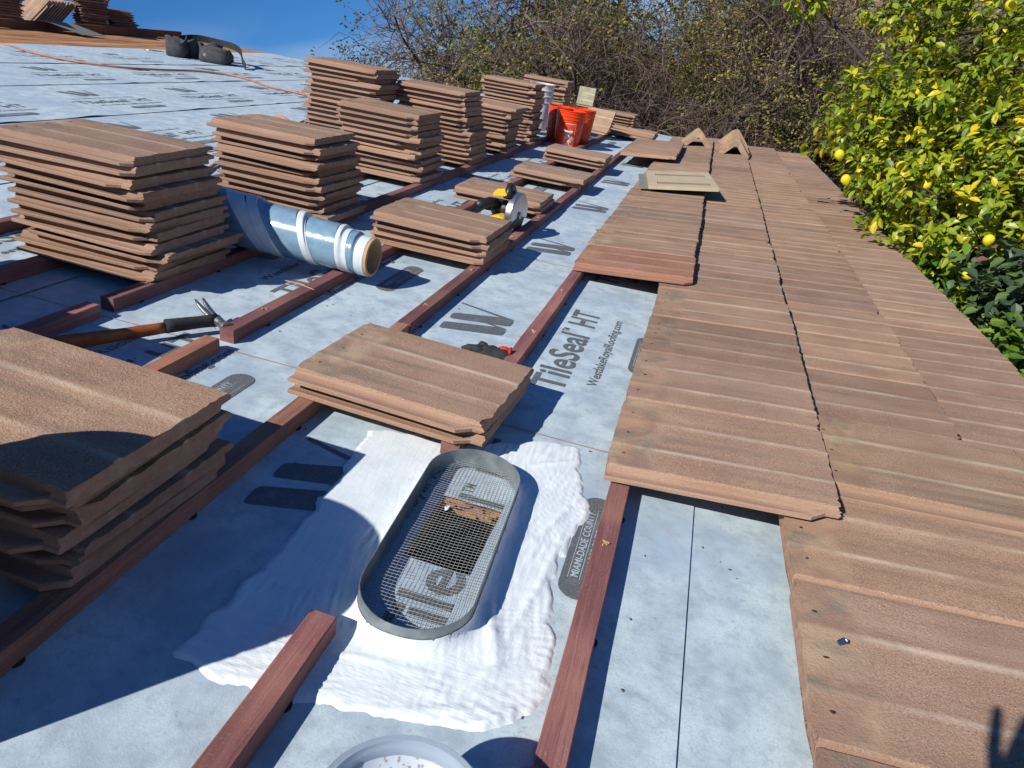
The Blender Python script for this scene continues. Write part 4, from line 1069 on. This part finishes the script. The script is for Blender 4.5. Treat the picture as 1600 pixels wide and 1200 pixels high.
for k, (px, d_) in enumerate(sp):
    p = ray_pt(px+rr_.uniform(-25, 25), 150, d_+rr_.uniform(-1.5, 1.5)); s = rr_.uniform(1.2, 2.3)
    o = link('scrub_bush', sm_[k % 3], Matrix.Translation((p.x, p.y, ground_z(p.x, p.y)-.05)) @ Matrix.Rotation(rr_.uniform(0, 6), 4, 'Z') @ Matrix.Scale(s, 4))
    tag(o, 'brownish scrub bush in the tangle under the bare trees', 'bush', 'scrub under the bare trees')

# ------------------------------------------------------------------ lemon tree and shrub past the eave
LOBES = [(1425, 190, 4.0, .33), (1362, 175, 4.3, .25), (1350, 232, 4.05, .20), (1425, 285, 3.8, .27), (1495, 235, 3.7, .40), (1500, 320, 3.4, .32), (1590, 200, 3.5, .42), (1470, 15, 4.3, .30), (1560, 45, 4.0, .40), (1415, 15, 4.7, .22), (1450, 95, 4.9, .22), (1585, 310, 3.3, .36), (1540, 395, 3.3, .25), (1475, 385, 3.4, .18), (1268, 0, 4.4, .10), (1690, 110, 3.7, .55), (1690, 300, 3.3, .55), (1420, 360, 3.9, .16), (1560, -90, 4.2, .5), (1400, 240, 4.6, .35), (1540, 140, 4.7, .55), (1640, 420, 3.4, .40)]
rl = random.Random(77)
crown = MB(); stems = MB(); centres = []
p_c = ray_pt(1560, 260, 4.3); base = Vector((p_c.x+.25, p_c.y+.3, 0))
for (px, py, dp, r0) in LOBES:
    c = ray_pt(px, py, dp); centres.append(c)
    fork = Vector((base.x, base.y, max(1.6, c.z-1.4))); mid = fork.lerp(c, .5)+Vector((0, 0, -.12))
    stems.tube([fork, mid, c], [.032, .020, .008], 7, cap=False)
    ns_ = int(24+520*r0*r0)
    for k in range(ns_):
        d_ = Vector((rl.gauss(0, 1), rl.gauss(0, 1), rl.gauss(0, .9))).normalized(); lump = 1+.45*noise.noise(c*3+d_*1.8)
        p = c+d_*r0*lump*(rl.random()**.55); out_ = (d_+Vector((0, 0, .55))+Vector((rl.gauss(0, .5), rl.gauss(0, .5), rl.gauss(0, .4)))).normalized()
        sl = rl.uniform(.08, .20); e = p+out_*sl
        if k % 3 == 0: stems.tube([c.lerp(p, .25), p, e], [.006, .0035, .0015], 4, cap=False)
        yellow = rl.random()
        for q in range(rl.randint(7, 12)):
            t_ = rl.random(); pp = p.lerp(e, t_); ax = out_; o_ = ax.orthogonal(); o_.rotate(Matrix.Rotation(rl.uniform(0, 6.28), 3, ax))
            ld = (o_*rl.uniform(.6, 1.1)+ax*rl.uniform(.1, .9)+Vector((0, 0, rl.uniform(-.3, .15)))).normalized(); nz_ = (Vector((0, 0, 1))+ax*.5+Vector((rl.gauss(0, .45), rl.gauss(0, .45), 0))).normalized()
            xx = ld.cross(nz_); 
            if xx.length < .05: continue
            xx.normalize(); nz_ = xx.cross(ld)
            M_ = Matrix(((xx.x, ld.x, nz_.x, pp.x), (xx.y, ld.y, nz_.y, pp.y), (xx.z, ld.z, nz_.z, pp.z), (0, 0, 0, 1)))
            s = rl.uniform(.7, 1.15)
            leaf_mesh(crown, M_, .055*s, .031*s, .35, rl.uniform(.05, .5))
lemon_root = empty('lemon_tree', Matrix.Translation(base)); tag(lemon_root, 'lemon tree with bright yellow green leaves and ripe lemons beyond the eave', 'lemon tree')
mi_ = Matrix.Translation(-base)
stems.tube([base+Vector((0, 0, -.1)), base+Vector((.03, .02, .9)), base+Vector((-.02, 0, 1.7)), base+Vector((0, 0, 2.6)), base+Vector((0, 0, 3.6))], [.11, .09, .08, .06, .03], 12, cap=False)
obj('trunk', stems, M_BARK, mi_, lemon_root, smooth=True)
obj('crown', crown, M_LEAF, mi_, lemon_root)
M_LEMON = NT('lemon_skin'); co = M_LEMON.obj(); M_LEMON.col(M_LEMON.mix(M_LEMON.mr(M_LEMON.noise(co, 22, 3), .45, .7), (.78, .58, .012), (.42, .46, .02))); M_LEMON.rough(.5); M_LEMON.bump(M_LEMON.noise(co, 260, 2), .3, .002); M_LEMON = M_LEMON.m
lm = MB(); lm.lathe([(.001, -.042), (.006, -.040), (.010, -.035), (.022, -.027), (.031, -.010), (.0325, .004), (.028, .018), (.018, .029), (.007, .034), (.001, .035)], 22)
lm.v = [(x*(1+.12*noise.noise(Vector((x*40, y*40, z*40)))), y*(1+.12*noise.noise(Vector((x*40, y*40, z*40+5)))), z) for x, y, z in lm.v]
lme = lm.mesh('lemon', [M_LEMON], True)
for k, (px, py, dp) in enumerate([(1580, 8, 3.7), (1545, 375, 2.98), (1409, 260, 3.50), (1413, 275, 3.48), (1312, 242, 3.9), (1429, 147, 3.75), (1446, 290, 3.5), (1322, 281, 3.95), (1343, 273, 3.9), (1512, 430, 3.1), (1502, 262, 3.4), (1380, 222, 3.9), (1597, 190, 3.3)]):
    p = ray_pt(px, py, dp); o = link('lemon', lme, Matrix.Translation(p-base) @ Matrix.Rotation(rl.uniform(0, 6), 4, 'Z') @ Matrix.Rotation(rl.uniform(-.5, .9), 4, 'X') @ Matrix.Scale(rl.uniform(.68, .92), 4), lemon_root)
# dusky shrub at the lower right
M_SH = leaf_material('shrub_leaf', ((0, (.035, .065, .035)), (.6, (.075, .12, .06)), (.975, (.13, .20, .05)), (.985, (.25, .03, .10)), (1, (.30, .04, .12))), .2, .45)
M_SH2 = leaf_material('bright_shrub_leaf', ((0, (.06, .14, .02)), (.6, (.14, .26, .03)), (1, (.26, .38, .04))), .35, .4)
for (lab, lobes, mt, lw, nm) in (('low shrub with dusky rounded leaves under the lemon tree', [(1555, 440, 3.05, .17), (1592, 470, 2.95, .17), (1640, 520, 2.8, .25), (1535, 425, 3.3, .15)], M_SH, (.060, .052), 'shrub'), ('bright green leafy shrub showing past the eave at the right edge', [(1480, 405, 3.3, .13), (1575, 525, 2.75, .10), (1600, 560, 2.75, .12), (1500, 440, 3.35, .12), (1530, 480, 3.15, .12), (1440, 375, 3.7, .13), (1400, 345, 4.1, .13), (1385, 318, 4.7, .10), (1365, 300, 5.3, .10), (1340, 285, 6.2, .10)], M_SH2, (.066, .036), 'shrub')):
    mb = MB(); st = MB(); b0 = ray_pt(*lobes[0][:3]); b0 = Vector((b0.x, b0.y, 0)); mi2 = Matrix.Translation(-b0)
    for (px, py, dp, r0) in lobes:
        c = ray_pt(px, py, dp); st.tube([Vector((c.x+.1, c.y+.1, 0)), Vector((c.x+.05, c.y+.05, c.z*.6)), c], [.02, .014, .005], 6, cap=False)
        for k in range(int(60+5200*r0*r0)):
            d_ = Vector((rl.gauss(0, 1), rl.gauss(0, 1), rl.gauss(0, 1))).normalized(); pp = c+d_*r0*(rl.random()**.4)*(1+.4*noise.noise(c*5+d_*2))
            M_ = Matrix.Translation(pp) @ Matrix.Rotation(rl.uniform(0, 6.3), 4, 'Z') @ Matrix.Rotation(rl.uniform(-.9, .5), 4, 'X') @ Matrix.Rotation(rl.uniform(-.5, .5), 4, 'Y'); s = rl.uniform(.6, 1.1)
            leaf_mesh(mb, M_, lw[0]*s, lw[1]*s, .3, .25)
    root = empty(nm, Matrix.Translation(b0)); tag(root, lab, 'shrub'); obj('stem', st, M_BARK, mi2, root); obj('foliage', mb, mt, mi2, root)

# ------------------------------------------------------------------ the photographer and the phone the picture is taken with
M_SKIN = simple('skin', (.42, .24, .16), .5, .1, 20); M_SHIRT = simple('blue_work_shirt', (.06, .10, .18), .85, .2, 30); M_JEANS = simple('denim_trousers', (.05, .07, .12), .9, .2, 30)
person = empty('person', MR @ Matrix.Translation((-.30, -.75, 0))); tag(person, 'kneeling person in work clothes holding up the phone behind the viewpoint', 'person')
def skinned(name, V, E_, rads, mat, fingers=None):
    me = bpy.data.meshes.new(name); me.from_pydata([Vector(v)-Vector((-.30, -.75, 0)) for v in V], E_, []); o = link(name, me, Matrix.Identity(4), person)
    sk = o.modifiers.new('skin', 'SKIN'); sk.use_smooth_shade = True
    for i, r0 in enumerate(rads): me.skin_vertices[0].data[i].radius = (r0, r0)
    me.skin_vertices[0].data[0].use_root = True
    sb = o.modifiers.new('sub', 'SUBSURF'); sb.levels = sb.render_levels = 1
    me.materials.append(mat); return o
# joints: pelvis, belly, chest, neck, head, crown; arms; hands with fingers (v, u, h)
V = [(-.30, -.75, .30), (-.28, -.68, .48), (-.25, -.60, .66), (-.22, -.53, .80), (-.20, -.47, .90), (-.19, -.44, .99),
     (-.40, -.58, .72), (-.30, -.40, .45), (-.030, -.07, .64), (-.08, -.58, .72), (.02, -.36, .50), (.10, -.05, .64),
     (-.40, -.62, .18), (-.42, -.34, .10), (-.44, -.72, .06), (-.44, -.92, .05), (-.20, -.62, .18), (-.12, -.34, .10), (-.12, -.72, .06), (-.12, -.92, .05)]
E_ = [(0, 1), (1, 2), (2, 3), (3, 4), (4, 5), (2, 6), (6, 7), (7, 8), (2, 9), (9, 10), (10, 11), (0, 12), (12, 13), (13, 14), (14, 15), (0, 16), (16, 17), (17, 18), (18, 19)]
RD = [.15, .13, .14, .055, .095, .07, .065, .045, .028, .065, .045, .028, .09, .06, .05, .035, .09, .06, .05, .035]
skinned('body', V, E_, RD, M_SHIRT)
def hand(w_, tips, name):
    mb = MB(); w_ = Vector(w_); pc = w_.lerp(sum((Vector(t) for t in tips), Vector())/len(tips), .45)
    mb.tube([w_, w_.lerp(pc, .5), pc], [.024, .032, .030], 12, ell=.55)
    for k, t_ in enumerate(tips):
        t_ = Vector(t_); st_ = w_.lerp(pc, .35 if k == 4 else .85)+(t_-pc)*.15; mid = st_.lerp(t_, .5)+Vector((-.006, -.008, 0))
        mb.tube([st_, mid, mid.lerp(t_, .55), t_], [.0085, .0080, .0074, .0052], 10)
    mb.v = [tuple(Vector(p)-Vector((-.30, -.75, 0))) for p in mb.v]; obj(name, mb, M_SKIN, parent=person, smooth=True)
hand((-.030, -.06, .645), [(-.058, -.004, .796), (-.022, -.004, .796), (.000, -.006, .785), (.014, -.012, .75), (.0, -.040, .73)], 'hand')
hand((.10, -.05, .64), [(.090, -.010, .735), (.096, -.014, .715), (.100, -.016, .695), (.104, -.02, .675), (.075, -.035, .73)], 'hand')
mb = MB(); mb.box((-.010, -.060, .006), (.150, .014, .0145)); ph = obj('phone', mb, M_DARK, MR @ ML @ Matrix.Translation((0, 0, .002))); tag(ph, 'dark phone held up behind the viewpoint', 'phone')
